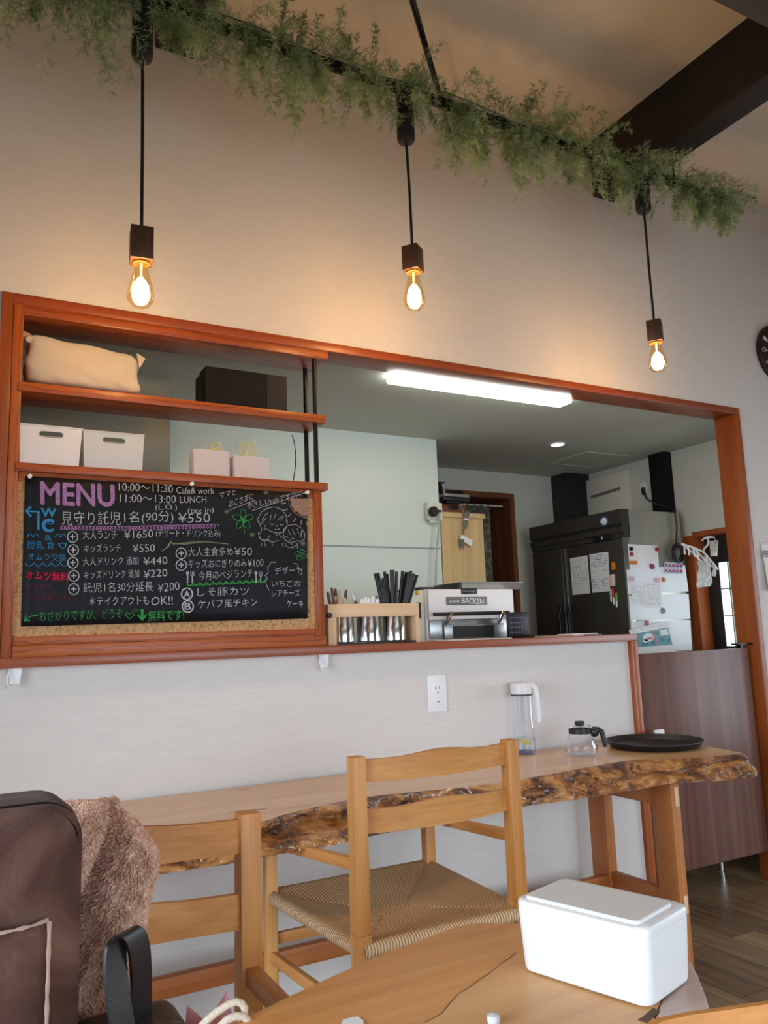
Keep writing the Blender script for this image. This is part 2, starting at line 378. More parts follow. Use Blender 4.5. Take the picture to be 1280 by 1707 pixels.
G().tube([k(.60), k(1)], .0075, 8).build('rod', M['black_metal'], t)

# ------------------------------------------------------------------ frame round the serving opening, ledge, post, low door
g = G()
g.box(.1243, .1615, 2.846, 2.985, 1.09, 2.356, .002); struct(g.build('trim_1', M['frame_z']))
struct(G().box(.1615, 3.83, 2.846, 2.985, 2.319, 2.356, .002).build('trim_2', M['frame_x']))
struct(G().box(3.83, 3.871, 2.846, 2.985, FLOOR, 2.356, .002).build('trim_3', M['frame_z']))
struct(G().box(2.886, 2.905, 2.843, 2.985, FLOOR, 1.096, .001).box(2.905, 2.937, 2.846, 2.985, FLOOR, 1.096, .001).build('trim_4', M['frame_z']))
o = G().box(.09, 2.917, 2.822, 3.07, 1.096, 1.1285, .003).build('serving_ledge', wood('ledge wood', (132, 66, 40), (152, 78, 48), (168, 92, 60), 0, .35, cross=10, coat=.3))
tag(recenter(o), 'long reddish wooden serving ledge on the low white wall', 'counter')
o = G().box(.55, 3.15, 3.075, 3.95, 1.085, 1.118, .003).build('kitchen_worktop', M['steel_dull']); tag(recenter(o), 'steel kitchen worktop behind the wooden serving ledge', 'worktop')
t = thing('swing_door', 'low walnut-look kitchen door hung between the post and the jamb', 'door', (3.35, 2.9, 0))
zl = 1.022; 
G().box(2.985, 3.79, 2.89, 2.915, -.004, 1.03, .002).build('panel', M['walnut'], t)
G().box(2.945, 2.985, 2.90, 2.93, -.004, 1.02).build('gap_shade', plain('gap shade', (48, 22, 16), .6), t, label='painted shade of the gap')  # coloured as the shade in the gap between post and door
hx = onY(1234, 1072, 2.9).x
G().box(3.70, 3.83, 2.885, 2.92, 1.048, 1.058, .001).box(3.735, 3.75, 2.89, 2.915, 1.03, 1.05).build('hinge', M['black_metal'], t)
g = G().tube([(3.70, 3.12, FLOOR), (3.70, 3.12, .9)], .017, 16); g.lathe([(0, FLOOR), (.024, FLOOR), (.024, FLOOR+.03), (.017, FLOOR+.035)], (3.70, 3.12, 0), 16)
tag(recenter(g.build('steel_pole', M['chrome'])), 'shiny steel pole standing on the floor behind the low door', 'pole')

# ------------------------------------------------------------------ shelf unit and its things
t = thing('shelf_unit', 'orange-brown cedar shelves built into the left end of the serving opening', 'shelf', (.75, 2.93, 1.1285))
G().box(.1625, .195, 2.844, 3.02, 1.1285, 2.318, .0015).build('upright', M['cedar_z'], t)
G().box(.195, 1.333, 2.844, 3.02, 2.282, 2.318, .0015).build('top_board', M['cedar_x'], t)
G().box(.185, 1.314, 2.838, 3.02, 2.0115, 2.043, .0015).build('shelf', M['cedar_x'], t)
G().box(.185, 1.316, 2.838, 3.02, 1.7365, 1.7655, .0015).build('shelf', M['cedar_x'], t)
for px, y in ((524.5, 2.868), (509, 2.985)):
    x = onY(px, 650, y).x
    G().tube([(x, y, 1.7655), (x, y, 2.282)], .0095, 14).build('rod', M['black_metal'], t, label='black steel rod')
def cork_mat():
    mt, nt, N, L, P = newmat('cork'); tc = N.new('ShaderNodeTexCoord'); n = N.new('ShaderNodeTexNoise'); n.inputs['Scale'].default_value = 170; n.inputs['Detail'].default_value = 4; L.new(tc.outputs['Object'], n.inputs['Vector'])
    v = N.new('ShaderNodeTexVoronoi'); v.inputs['Scale'].default_value = 130; L.new(tc.outputs['Object'], v.inputs['Vector'])
    a = N.new('ShaderNodeMath'); a.operation = 'MULTIPLY_ADD'; a.inputs[1].default_value = .35; L.new(v.outputs['Color'], a.inputs[0]); L.new(n.outputs['Fac'], a.inputs[2])
    r = ramp(N, [(.35, srgb(120, 78, 46)), (.55, srgb(186, 138, 92)), (.85, srgb(208, 164, 116))]); L.new(a.outputs[0], r.inputs['Fac']); L.new(r.outputs[0], P.inputs['Base Color']); P.inputs['Roughness'].default_value = .9
    return mt
M['cork'] = cork_mat()
t = thing('cork_board', 'cork noticeboard in a cedar frame under the lower shelf', 'noticeboard', (.74, 2.87, 1.13))
G().box(.195, 1.255, 2.854, 2.872, 1.195, 1.705).build('cork_sheet', M['cork'], t, label='speckled cork sheet')
G().box(.1965, 1.255, 2.849, 2.885, 1.167, 1.195, .001).build('rail', M['cedar_x'], t)
G().box(.1965, 1.297, 2.847, 2.885, 1.1285, 1.166, .001).build('rail', M['cedar_x'], t)
G().box(.1965, 1.255, 2.849, 2.885, 1.705, 1.736, .001).build('rail', M['cedar_x'], t)
G().box(1.2555, 1.292, 2.847, 2.885, 1.1665, 1.736, .001).build('stile', M['cedar_z'], t)

# ---- chalk menu
YCH = 2.8435
def chalk_sheet_mat():
    mt, nt, N, L, P = newmat('chalkboard sheet'); tc = N.new('ShaderNodeTexCoord'); n = N.new('ShaderNodeTexNoise'); n.inputs['Scale'].default_value = 7; n.inputs['Detail'].default_value = 5; L.new(tc.outputs['Object'], n.inputs['Vector'])
    r = ramp(N, [(.35, srgb(13, 13, 16)), (.75, srgb(26, 28, 34))]); L.new(n.outputs['Fac'], r.inputs['Fac']); L.new(r.outputs[0], P.inputs['Base Color']); P.inputs['Roughness'].default_value = .55; P.inputs['Specular IOR Level'].default_value = .22; return mt
q = [onY(*p, YCH) for p in ((35, 1044.5), (513, 1031), (512.5, 822), (42, 793))]
t = thing('menu_board', 'black chalkboard sheet covered in coloured handwritten menu, pinned on cork', 'menu', (.72, YCH, 1.2277))
nu, nv = 24, 12
def sheet(u, v):
    a = q[0].lerp(q[1], u); b = q[3].lerp(q[2], u); p = a.lerp(b, v)
    p.y = YCH + .002 + .0012*math.sin(u*9)*math.sin(v*4) + .003*(u > .97)*0
    return p
G().grid(sheet, nu, nv).build('sheet', chalk_sheet_mat(), t, solid=.0012)
YT = 2.8408
def chalk(name, col):
    mt, nt, N, L, P = newmat(name); tc = N.new('ShaderNodeTexCoord'); n = N.new('ShaderNodeTexNoise'); n.inputs['Scale'].default_value = 420; n.inputs['Detail'].default_value = 2; L.new(tc.outputs['Object'], n.inputs['Vector'])
    r = ramp(N, [(.34, tuple(c*.45 for c in srgb(*col)[:3])+(1,)), (.58, srgb(*col))]); L.new(n.outputs['Fac'], r.inputs['Fac']); L.new(r.outputs[0], P.inputs['Base Color']); P.inputs['Roughness'].default_value = .95; P.inputs['Specular IOR Level'].default_value = .05
    return mt
_tc = {}
def text_raw(s, offset=0.0):
    if (s, offset) in _tc: return _tc[(s, offset)]
    cu = bpy.data.curves.new('txt', 'FONT'); cu.body = s; cu.offset = offset; cu.resolution_u = 3
    ob = bpy.data.objects.new('txt', cu); C.objects.link(ob)
    dg = bpy.context.evaluated_depsgraph_get(); me = bpy.data.meshes.new_from_object(ob.evaluated_get(dg))
    r = ([(v.co.x, v.co.y) for v in me.vertices], [tuple(p.vertices) for p in me.polygons])
    bpy.data.objects.remove(ob); bpy.data.curves.remove(cu); bpy.data.meshes.remove(me)
    _tc[(s, offset)] = r; return r
def wtext(g, s, a, b, h, plane, off=0.0, slant=0.0, wob=.02, capref=None):
    """text s with its baseline from pixel a to pixel b, h pixels tall, on the plane function plane(x, y)"""
    vs, fs = text_raw(s, off)
    if not vs: return
    x0 = min(v[0] for v in vs); x1 = max(v[0] for v in vs); z0 = min(v[1] for v in vs); z1 = max(v[1] for v in vs)
    if capref: z0, z1 = capref
    A, B = Vector(plane(*a)), Vector(plane(*b)); U = plane(a[0], a[1]-h)
    ex = (B-A)/(x1-x0); ez = (Vector(U)-A)/(z1-z0)
    ph = random.random()*6
    out = []
    for x, z in vs:
        xx = x-x0; zz = z-z0
        zz += wob*math.sin(xx*3.1+ph)+wob*.6*math.sin(xx*7.7+ph*2); xx += slant*zz+wob*.5*math.sin(zz*6+xx*2+ph)
        out.append(A+ex*xx+ez*zz)
    g.add(out, [list(f) for f in fs])
bp = lambda x, y: onY(x, y, YT)
def stroke(g, pts, wpx, plane=bp, closed=False):
    P = [Vector(plane(*p)) for p in pts]
    if closed: P.append(P[0])
    wd = (Vector(plane(300+wpx, 900))-Vector(plane(300, 900))).length if plane is bp else wpx
    if plane is bp:
        jo = Vector((0, -random.random()*.0007, 0)); P = [p+jo for p in P]
    n = len(P); nrm = (Vector(plane(310, 900))-Vector(plane(300, 900))).cross(Vector(plane(300, 890))-Vector(plane(300, 900))).normalized() if plane is not bp else Vector((0, -1, 0))
    vs = []
    for i in range(n):
        tt = (P[min(i+1, n-1)]-P[max(i-1, 0)])
        if tt.length < 1e-9: tt = Vector((1, 0, 0))
        s_ = tt.normalized().cross(nrm)*wd*.5*(.8+.4*random.random()); vs += [P[i]-s_, P[i]+s_]
    g.add(vs, [(2*i, 2*i+1, 2*i+3, 2*i+2) for i in range(n-1)])
def circ(x, y, rx, ry=None, a0=0, a1=360, n=18): 
    ry = ry or rx
    return [(x+rx*math.cos(math.radians(a0+(a1-a0)*i/n)), y-ry*math.sin(math.radians(a0+(a1-a0)*i/n))) for i in range(n+1)]
OW = -.008
gw = G(); tx = lambda s, a, b, h, off=OW, g=None, **k: wtext(g or gw, s, a, b, h, bp, off, **k)
tx('10:00～11:30', (198, 818), (288, 821), 13); tx('Cafe& work', (294, 823), (357, 823.5), 11)
tx('11:00～13:00', (200, 837), (293, 838.6), 13); tx('LUNCH', (300, 838.5), (344, 838), 11); tx('(L.O.)', (259, 852), (295, 852), 11)
tx('見守り託児', (102, 875), (201, 875), 23); tx('1名(90分)', (207, 875), (289, 872), 22); tx('¥550', (297, 871), (350, 871), 16); tx('(tax in)', (313, 859), (356, 857), 12)
for x, y in ((121, 895), (122, 917), (121.5, 938), (123, 960), (123, 982), (302, 922.5), (302, 942)):
    stroke(gw, circ(x, y, 8.6, 9), 1.5, closed=False); stroke(gw, [(x-4.5, y), (x+4.5, y-.4)], 1.5); stroke(gw, [(x, y-5), (x, y+5)], 1.5)
tx('大人ランチ', (138, 899), (195, 898.5), 15); tx('¥1650', (207, 898), (255, 896), 13); tx('(デザート・ドリンク込み)', (260, 897), (367, 897), 15)
tx('キッズランチ', (140, 921), (201, 920), 14); tx('¥550', (221, 921), (258, 919), 13)
tx('大人ドリンク 追加', (138, 943), (231, 941), 14); tx('¥440', (239, 942), (279, 940.5), 13)
tx('キッズドリンク 追加', (140, 965), (232, 962.5), 14); tx('¥220', (239, 964), (279, 960), 13)
tx('託児1名30分延長', (139, 988), (255, 985.5), 17); tx('¥200', (263, 987.5), (299, 983), 14)
tx('＊テイクアウトも', (149, 1010), (248, 1007.5), 15, -.004); tx('OK!!', (252, 1009), (288, 1007.5), 14, -.004)
tx('ママと', (366, 830), (393, 824.5), 9); tx('おこさまに', (382, 845.6), (422, 832), 11); tx('やさしいcafeです♡♡♡', (412, 849.5), (504, 827.5), 11)
stroke(gw, [(383, 850), (425, 834)], .8); stroke(gw, [(420, 851), (470, 835), (512, 820)], .8)
tx('大人主食多め', (313.5, 927.5), (388, 926.5), 15); tx('¥50', (391, 926.5), (420, 925), 13)
tx('キッズおにぎりのみ', (314, 946.5), (411, 945), 14); tx('¥100', (413, 945), (439, 943.5), 12)
tx('今月のベジランチ', (331, 967.5), (421, 962.5), 15); 
tx('しそ豚カツ', (329, 994), (415, 992), 14); tx('ケバブ風チキン', (330, 1015), (429, 1010.5), 15)
for ch, x, y in (('A', 311.5, 990), ('B', 313, 1011)):
    stroke(gw, circ(x, y, 9.2, 9.6), 2.2); tx(ch, (x-5.5, y+5.5), (x+5.5, y+5.5), 11, .012)
tx('デザート', (458, 958), (503, 956), 13); tx('いちごの', (453, 978), (500, 978), 11); tx('レアチーズ', (453, 994.5), (500, 994), 12); tx('ケーキ', (478, 1012), (505, 1012), 11)
stroke(gw, [(460, 938), (452, 937), (449, 943), (446, 945), (447, 955), (441, 960), (445, 962), (443, 972), (446, 980), (449, 984)], .9)
stroke(gw, [(489, 939), (497, 941), (494, 947), (503, 949), (503, 957), (500, 958)], .9)
for x in (312.5, 426.5):
    stroke(gw, [(x, 955), (x+.2, 968), (x, 972)], 1.8); g_ = circ(x, 955.5, 2.4, 3.4, n=10); gw.add([bp(*p) for p in g_], [list(range(len(g_)))])
    xx = x+8
    for dx in (-2.6, 0, 2.6): stroke(gw, [(xx+dx, 953), (xx+dx, 959)], 1.1)
    stroke(gw, [(xx-2.6, 959), (xx, 961), (xx+2.6, 959)], 1.4); stroke(gw, [(xx, 961), (xx, 972)], 1.8)
# speech tail
gw.build('white_chalk', chalk('white chalk', (196, 200, 206)), t)
g = G(); stroke(g, [(269, 919), (278, 913), (285, 902), (288, 906), (310, 907), (340, 903), (381, 907)], 1.6); stroke(g, [(270, 918), (281, 911), (286, 902)], 1.6); stroke(g, [(288, 907), (330, 902.5), (378, 906)], 1.3)
for x, y in ((378, 853), (420, 891), (443, 821), (505, 906)):
    for a in range(0, 180, 45): stroke(g, [(x-5*math.cos(math.radians(a)), y-4*math.sin(math.radians(a))), (x+5*math.cos(math.radians(a)), y+4*math.sin(math.radians(a)))], .8)
g.build('pale_chalk', chalk('pale green chalk', (140, 146, 112)), t)
g = G(); 
for dx, dy, dd in ((0, 0, 0), (1.5, .4, .0003), (-1.3, -.4, .0006), (.4, 1.3, .0009), (-.3, -1.3, .0012)):
    n_ = len(g.v); random.seed(4); tx('MENU', (68+dx, 841+dy), (190+dx, 844.5+dy), 37, .0, g, wob=.008)
    for i_ in range(n_, len(g.v)): g.v[i_].y -= dd
for (x0, y0), (x1, y1), n in (((101, 880), (232, 881), 22), ((232, 880), (362, 877), 22)):
    pts = []
    for i in range(n*8+1):
        f = i/(n*8); a = i/8*2*PI; pts.append((x0+(x1-x0)*f+3.0*math.cos(a), y0+(y1-y0)*f+3.6*math.sin(a)))
    stroke(g, pts, 1.3)
g.build('purple_chalk', chalk('purple chalk', (176, 132, 184)), t)
g = G(); tx('W', (68, 862), (94, 862), 15, .03, g); stroke(g, circ(82, 876, 9.5, 9, 40, 320), 4.6); stroke(g, [(79, 872), (86, 874), (90, 871)], 1.2)
stroke(g, [(64, 884), (64, 853), (44, 852)], 3.8); stroke(g, [(52, 845), (43, 851.5), (52, 861)], 3.2)
tx('&', (74, 901), (86, 900.5), 9, OW, g); tx('授乳 食', (45, 915), (91, 916), 14, OW, g); tx('オムツ交換', (47, 934), (110, 936), 13, OW, g)
stroke(g, [(97, 906), (101, 907), (104, 905), (108, 907), (111, 904), (109, 911), (104, 915), (100, 911), (97, 906)], 1.2)
for x0, y0, n, wv, up in ((45, 896, 2, 10, 1), (92, 896, 2, 9, 1), (42, 938, 5, 14.5, -1)):
    pts = []
    for k in range(n):
        for i in range(9): pts.append((x0+wv*(k+i/8), y0-up*6*math.sin(PI*i/8)))
    stroke(g, pts, 1.1)
g.build('blue_chalk', chalk('blue chalk', (62, 146, 200)), t)
g = G(); tx('オムツ無料', (43, 966), (115, 970), 16, .02, g); g.build('red_chalk', chalk('red chalk', (206, 46, 76)), t)
g = G(); tx('ですので', (44, 984), (87, 983.5), 10, OW, g); tx('ぜひお使い下さい!!', (45, 1001.5), (140, 1001), 12, OW, g); g.build('dim_red_chalk', chalk('dull red chalk', (122, 50, 76)), t)
g = G(); tx('おさがりですが、どうぞ', (66, 1035.5), (204, 1030.5), 17, OW, g); tx('無料です!', (247, 1036), (307, 1033), 18, .006, g)
stroke(g, [(64, 1025.5), (52, 1027), (41, 1034)], 1.6); stroke(g, [(44, 1026), (40, 1035), (50, 1034)], 2)
stroke(g, [(211, 1021), (216, 1023), (221, 1020), (224, 1025), (216, 1032), (209, 1025), (211, 1021)], 1.2)
stroke(g, [(223, 1017), (228, 1020)], 1); stroke(g, [(225, 1014), (231, 1018)], 1)
stroke(g, [(237, 1015), (237, 1033)], 4.2); stroke(g, [(230, 1025), (237, 1034), (244, 1024)], 3.4)
pts = []
for i in range(25): pts.append((311+132*i/24, 975-6.5*i/24+(2.6 if i % 2 else -2.6)))
stroke(g, pts, 2.2); stroke(g, [(311, 976), (443, 969.5)], 1.6)
for k in range(5):
    a = math.radians(90+72*k); cx_, cy_ = 405+9*math.cos(a), 866-9*math.sin(a); pts = []
    for i in range(17):
        b = 2*PI*i/16; u, v = 8.5*math.cos(b), 4.8*math.sin(b); pts.append((cx_+u*math.cos(a)-v*math.sin(a), cy_-(u*math.sin(a)+v*math.cos(a))))
    stroke(g, pts, 1.2)
stroke(g, [(405, 870), (406, 880), (408, 889)], 1.2); stroke(g, [(402, 862), (408, 872)], 3)
for k in range(4):
    a = math.radians(70+90*k); cx_, cy_ = 501+6*math.cos(a), 925-6*math.sin(a); stroke(g, [(cx_+5*math.cos(math.radians(b)), cy_+3*math.sin(math.radians(b))) for b in range(0, 361, 30)], .9)
g.build('green_chalk', chalk('green chalk', (64, 158, 84)), t)
g = G()      # sun quarter
cc = (513, 832)
for i in range(34):
    a = math.radians(178+92*i/33); R_ = 31*(.9+.1*random.random()); stroke(g, [(cc[0], cc[1]), (cc[0]+R_*.5*math.cos(a+.04), cc[1]-R_*.5*math.sin(a+.04)), (cc[0]+R_*math.cos(a), cc[1]-R_*math.sin(a)*.96)], 1.5)
stroke(g, circ(513, 832, 32, 31, 180, 268), 1.2)
for a in (190, 206, 222, 238, 254, 268):
    a = math.radians(a); stroke(g, [(cc[0]+37*math.cos(a), cc[1]-37*math.sin(a)), (cc[0]+45*math.cos(a), cc[1]-44*math.sin(a))], 2)
g.v = [Vector((min(p.x, 1.227), p.y, p.z)) for p in g.v]
g.build('peach_chalk', chalk('peach chalk', (172, 138, 122)), t)
g = G()      # sketched mother and child (plain line drawing)
s1 = lambda *p: stroke(g, p, 1.0)
s1((432, 872), (431, 862), (436, 853), (446, 847), (458, 845), (469, 849), (477, 859), (479, 870), (478, 878), (473, 886), (464, 889), (452, 886), (445, 882))
s1((436, 868), (442, 858), (447, 855)); s1((436, 873), (444, 863)); s1((450, 868), (452, 858)); s1((456, 866), (460, 856)); s1((462, 868), (470, 860)); s1((468, 868), (473, 860)); s1((475, 864), (479, 874))
s1((444, 875), (441, 877), (440, 882), (444, 882)); s1((432, 862), (428, 865), (431, 872)); s1((433, 872), (436, 884), (431, 892), (437, 901), (446, 899), (450, 892)); s1((430, 888), (433, 898), (442, 902), (450, 900))
s1((449, 872), (453, 875), (457, 873)); s1((466, 874), (470, 876), (473, 873)); s1((461, 875), (462, 878)); s1((458, 882), (462, 883.5), (466, 881))
s1((440, 902), (443, 912)); s1((436, 905), (435, 911)); s1((448, 902), (455, 904), (464, 900)); s1((453, 904), (454, 910)); s1((465, 891), (470, 897)); s1((459, 890), (462, 893))
s1((472, 891), (473, 882), (480, 876), (492, 874), (502, 880), (508, 890), (507, 899), (500, 903), (493, 901)); s1((472, 891), (474, 899), (482, 905), (493, 903))
s1((480, 883), (484, 892)); s1((487, 882), (492, 893)); s1((495, 881), (498, 890)); s1((503, 884), (501, 896)); s1((476, 894), (480, 896)); s1((486, 897), (490, 898)); s1((481, 900), (485, 902))
s1((474, 905), (478, 912), (488, 913), (495, 908)); s1((470, 906), (472, 912)); s1((484, 905), (488, 909)); s1((495, 905), (496, 915))
g.build('sketch_chalk', chalk('thin white chalk', (178, 180, 184)), t)
pins = []
for (x, y), lab in (((49.5, 794.5), 'white push pin at the top left corner of the chalk menu'), ((319, 807), 'white push pin in the middle of the menu top edge'), ((510.5, 821.5), 'white push pin at the top right corner of the chalk menu')):
    p = onY(x, y, YCH-.001); g = G(); R_ = Matrix.Rotation(PI/2, 4, 'X')
    g.lathe([(0, 0), (.007, 0), (.007, .002), (.0035, .004), (.0032, .011), (.0062, .013), (.0062, .016), (0, .0165)], p, 14, R_)
    tag(recenter(g.build('push_pin', M['white'], recalc=True)), lab, 'push pin', 'push pins on the chalk menu')

# ------------------------------------------------------------------ things on the shelves
def superbox(x0, x1, y0, y1, z0, z1, p=5, n=28, fn=None):
    """soft cushiony box"""
    cx_, cy_, cz_ = (x0+x1)/2, (y0+y1)/2, (z0+z1)/2; a, b, c = (x1-x0)/2, (y1-y0)/2, (z1-z0)/2
    bm = bmesh.new(); bmesh.ops.create_cube(bm, size=2); bmesh.ops.subdivide_edges(bm, edges=bm.edges[:], cuts=n, use_grid_fill=True)
    for v in bm.verts:
        q = v.co; l = (abs(q.x)**p+abs(q.y)**p+abs(q.z)**p)**(1/p); q = q/l
        w_ = Vector((cx_+a*q.x, cy_+b*q.y, cz_+c*q.z)); v.co = fn(w_, q) if fn else w_
    return bm
ZS1, ZS2 = 2.043, 1.7655
def fabric(name, col, scale=260, bump=.35, rough=.9):
    mt, nt, N, L, P = newmat(name); tc = N.new('ShaderNodeTexCoord')
    w1 = N.new('ShaderNodeTexWave'); w1.inputs['Scale'].default_value = scale; w1.bands_direction = 'X'; w2 = N.new('ShaderNodeTexWave'); w2.inputs['Scale'].default_value = scale; w2.bands_direction = 'Z'
    for q in (w1, w2): L.new(tc.outputs['Object'], q.inputs['Vector']); q.inputs['Distortion'].default_value = 1
    a = N.new('ShaderNodeMath'); a.operation = 'ADD'; L.new(w1.outputs['Fac'], a.inputs[0]); L.new(w2.outputs['Fac'], a.inputs[1])
    n = N.new('ShaderNodeTexNoise'); n.inputs['Scale'].default_value = 9; n.inputs['Detail'].default_value = 4; L.new(tc.outputs['Object'], n.inputs['Vector'])
    c = srgb(*col); r = ramp(N, [(.3, tuple(x*.86 for x in c[:3])+(1,)), (.7, c)]); L.new(n.outputs['Fac'], r.inputs['Fac']); L.new(r.outputs[0], P.inputs['Base Color'])
    b = N.new('ShaderNodeBump'); b.inputs['Strength'].default_value = bump; b.inputs['Distance'].default_value = .001; L.new(a.outputs[0], b.inputs['Height']); L.new(b.outputs[0], P.inputs['Normal'])
    P.inputs['Roughness'].default_value = rough; P.inputs['Specular IOR Level'].default_value = .15; return mt
M['canvas'] = fabric('beige canvas', (212, 198, 178))
# canvas bundle on the top shelf
A = [onY(*p, 2.862) for p in ((42, 632), (236, 656), (229, 590), (50, 553))]
t = thing('storage_bag', 'beige canvas storage bundle filling the left end of the upper shelf', 'bag', (.40, 2.93, ZS1))
def bag_fn(w_, q):
    u = (q.x+1)/2; v = (q.z+1)/2
    lo = A[0].lerp(A[1], u); hi = A[3].lerp(A[2], u); p = lo.lerp(hi, v)
    z = max(p.z, ZS1+.001)
    bulge = .012*(1-abs(q.x)**3)*(1-abs(q.z)**3)
    wr = .002*math.sin(q.x*17+q.z*9)*(1-v)**3+.0015*math.sin(q.z*9+q.x*5+1)
    return Vector((p.x+.004*math.sin(v*11), 2.94+(.075+bulge)*q.y+(wr if q.y < 0 else 0), z+.0025*math.sin(u*14)*(q.z > .5)))
g = G(); g.bm(superbox(0, 1, 0, 1, 0, 1, 10, 24, bag_fn), None, True); g.build('bundle', M['canvas'], t)
c = onY(231, 594, 2.865)
g = G(); g.add([c+Vector((-.006, 0, .012)), c+Vector((.026, .004, -.004)), c+Vector((.004, .0, -.045)), c+Vector((-.006, .02, .012)), c+Vector((.026, .024, -.004)), c+Vector((.004, .02, -.045))], [(0, 1, 2), (3, 5, 4), (0, 3, 4, 1), (1, 4, 5, 2), (2, 5, 3, 0)]); g.build('ear', M['canvas'], t)
c = onY(48, 560, 2.87); g = G(); g.tube([c+Vector((-.02, .03, .012)), c+Vector((.0, .02, .002)), c+Vector((.003, .0, -.012))], [.016, .015, .012], 10); g.build('rolled_corner', M['canvas'], t)
# black box
p = [onY(*q_, 2.875) for q_ in ((341, 668), (479, 684), (478, 628), (343, 609))]
t = thing('black_box', 'flat black box standing on its edge at the right of the upper shelf', 'box', ((p[0].x+p[1].x)/2, 2.91, ZS1))
xa, xb, zt_ = p[3].x, p[2].x, (p[2].z+p[3].z)/2
xs_ = xa+(xb-xa)*.74
G().box(xa, xs_-.0015, 2.875, 2.965, ZS1, zt_, .002).box(xa-.012, xa+.02, 2.93, 2.975, ZS1, zt_-.025, .002).build('body', M['black_matte'], t)
G().box(xs_, xb, 2.8755, 2.965, ZS1, zt_-.001, .002).build('flap', plain('black box flap', (30, 27, 25), .7), t)
# translucent bins
M['binplastic'] = frosted('milky bin plastic', (244, 244, 248), .93, .35, .25)
M['binplastic2'] = frosted('clear-milky bin plastic', (240, 244, 248), .72, .3, .3)
def bin_(name, label, px, mat, y0):
    l0, r0, l1, r1 = [onY(*q_, y0) for q_ in px]     # bottom left, bottom right, top left, top right
    z0 = ZS2; z1 = (l1.z+r1.z)/2; dep = .145
    t = thing(name, label, 'bin', ((l0.x+r0.x)/2, y0+dep/2, z0), 'plastic bins on the lower shelf')
    xb0, xb1, xt0, xt1 = l0.x, r0.x, l1.x, r1.x
    cxh, czh = (xt0+xt1)/2, z1-.028; hw, hh = .038, .0105
    g = G()
    # front wall with a slot handle
    def fp(x, z):  # taper
        f = (z-z0)/(z1-z0); cx_ = (xb0+xb1)/2*(1-f)+(xt0+xt1)/2*f; hw_ = (xb1-xb0)/2*(1-f)+(xt1-xt0)/2*f
        return Vector((cx_+x*hw_, y0+.006*(1-f), z))
    n = 24; slot = []
    for i in range(n):
        a = 2*PI*i/n; slot.append(Vector((cxh+(hw-hh)*(1 if math.cos(a) > 0 else -1)*(abs(math.cos(a)) > 1e-6)+hh*math.cos(a), y0+.001, czh+hh*math.sin(a))))
    outer = []
    hw2 = (xt1-xt0)/2; top = z1; bot = z1-.075
    for i in range(n):
        a = 2*PI*i/n; c_, s_ = math.cos(a), math.sin(a); k_ = 1/max(abs(c_), abs(s_))
        outer.append((c_*k_, s_*k_))
    om = [fp(o_[0], (top+bot)/2+o_[1]*(top-bot)/2) for o_ in outer]
    g.add(slot+om, [(i, (i+1) % n, n+(i+1) % n, n+i) for i in range(n)])
    g.add([fp(-1, z0), fp(1, z0), fp(1, bot), fp(-1, bot)], [(0, 1, 2, 3)])
    def bk(x, z): q_ = fp(x, z); return Vector((q_.x, y0+dep-(q_.y-y0), z))
    g.add([fp(-1, z0), fp(-1, z1), bk(-1, z1), bk(-1, z0)], [(0, 1, 2, 3)]); g.add([fp(1, z0), fp(1, z1), bk(1, z1), bk(1, z0)], [(3, 2, 1, 0)])
    g.add([bk(-1, z0), bk(1, z0), bk(1, z1), bk(-1, z1)], [(3, 2, 1, 0)]); g.add([fp(-1, z0), fp(1, z0), bk(1, z0), bk(-1, z0)], [(3, 2, 1, 0)])
    g.build('body', mat, t, solid=.0025, weld=True)
    g = G(); e = [fp(-1, z1), fp(1, z1), bk(1, z1), bk(-1, z1), fp(-1, z1)]; g.tube(e, .0035, 8); g.build('rim', mat, t)
    return t, (xb0, xb1, z0, z1)
bin_('plastic_bin', 'milky white plastic bin with a slot handle at the left of the lower shelf', ((33, 770), (131, 777), (33, 707), (137, 715)), M['binplastic'], 2.852)
b2, (bx0, bx1, bz0, bz1) = bin_('plastic_bin', 'see-through plastic bin holding tubes, beside the milky bin on the lower shelf', ((141, 777), (237, 783), (139, 717), (240, 726)), M['binplastic2'], 2.852)
cols = [('grey', (112, 122, 140)), ('pale', (200, 214, 216)), ('pink', (206, 168, 164)), ('white', (232, 232, 226)), ('blue', (150, 170, 200)), ('rose', (196, 150, 150))]
for i, (cn, cc_) in enumerate(cols):
    x = bx0+.022+(bx1-bx0-.044)*i/5; h = (.10, .085, .09, .075, .08, .082)[i]
    g = G(); g.lathe([(0, bz0+.004), (.0125, bz0+.004), (.0135, bz0+.01), (.0135, bz0+h-.012), (.009, bz0+h-.004), (.009, bz0+h), (0, bz0+h)], (x, 2.90+.012*(i % 2), 0), 16)
    tag(recenter(g.build('tube_bottle', plain(cn+' tube', cc_, .5), recalc=True)), ('slate grey tube at the left end inside the see-through bin', 'tall pale green tube beside the grey tube in the see-through bin', 'pinkish tube in the middle of the see-through bin', 'short white tube right of the pinkish tube in the see-through bin', 'pale blue tube second from the right in the see-through bin', 'rose tube at the right end inside the see-through bin')[i], 'tube', 'tubes in the plastic bin')
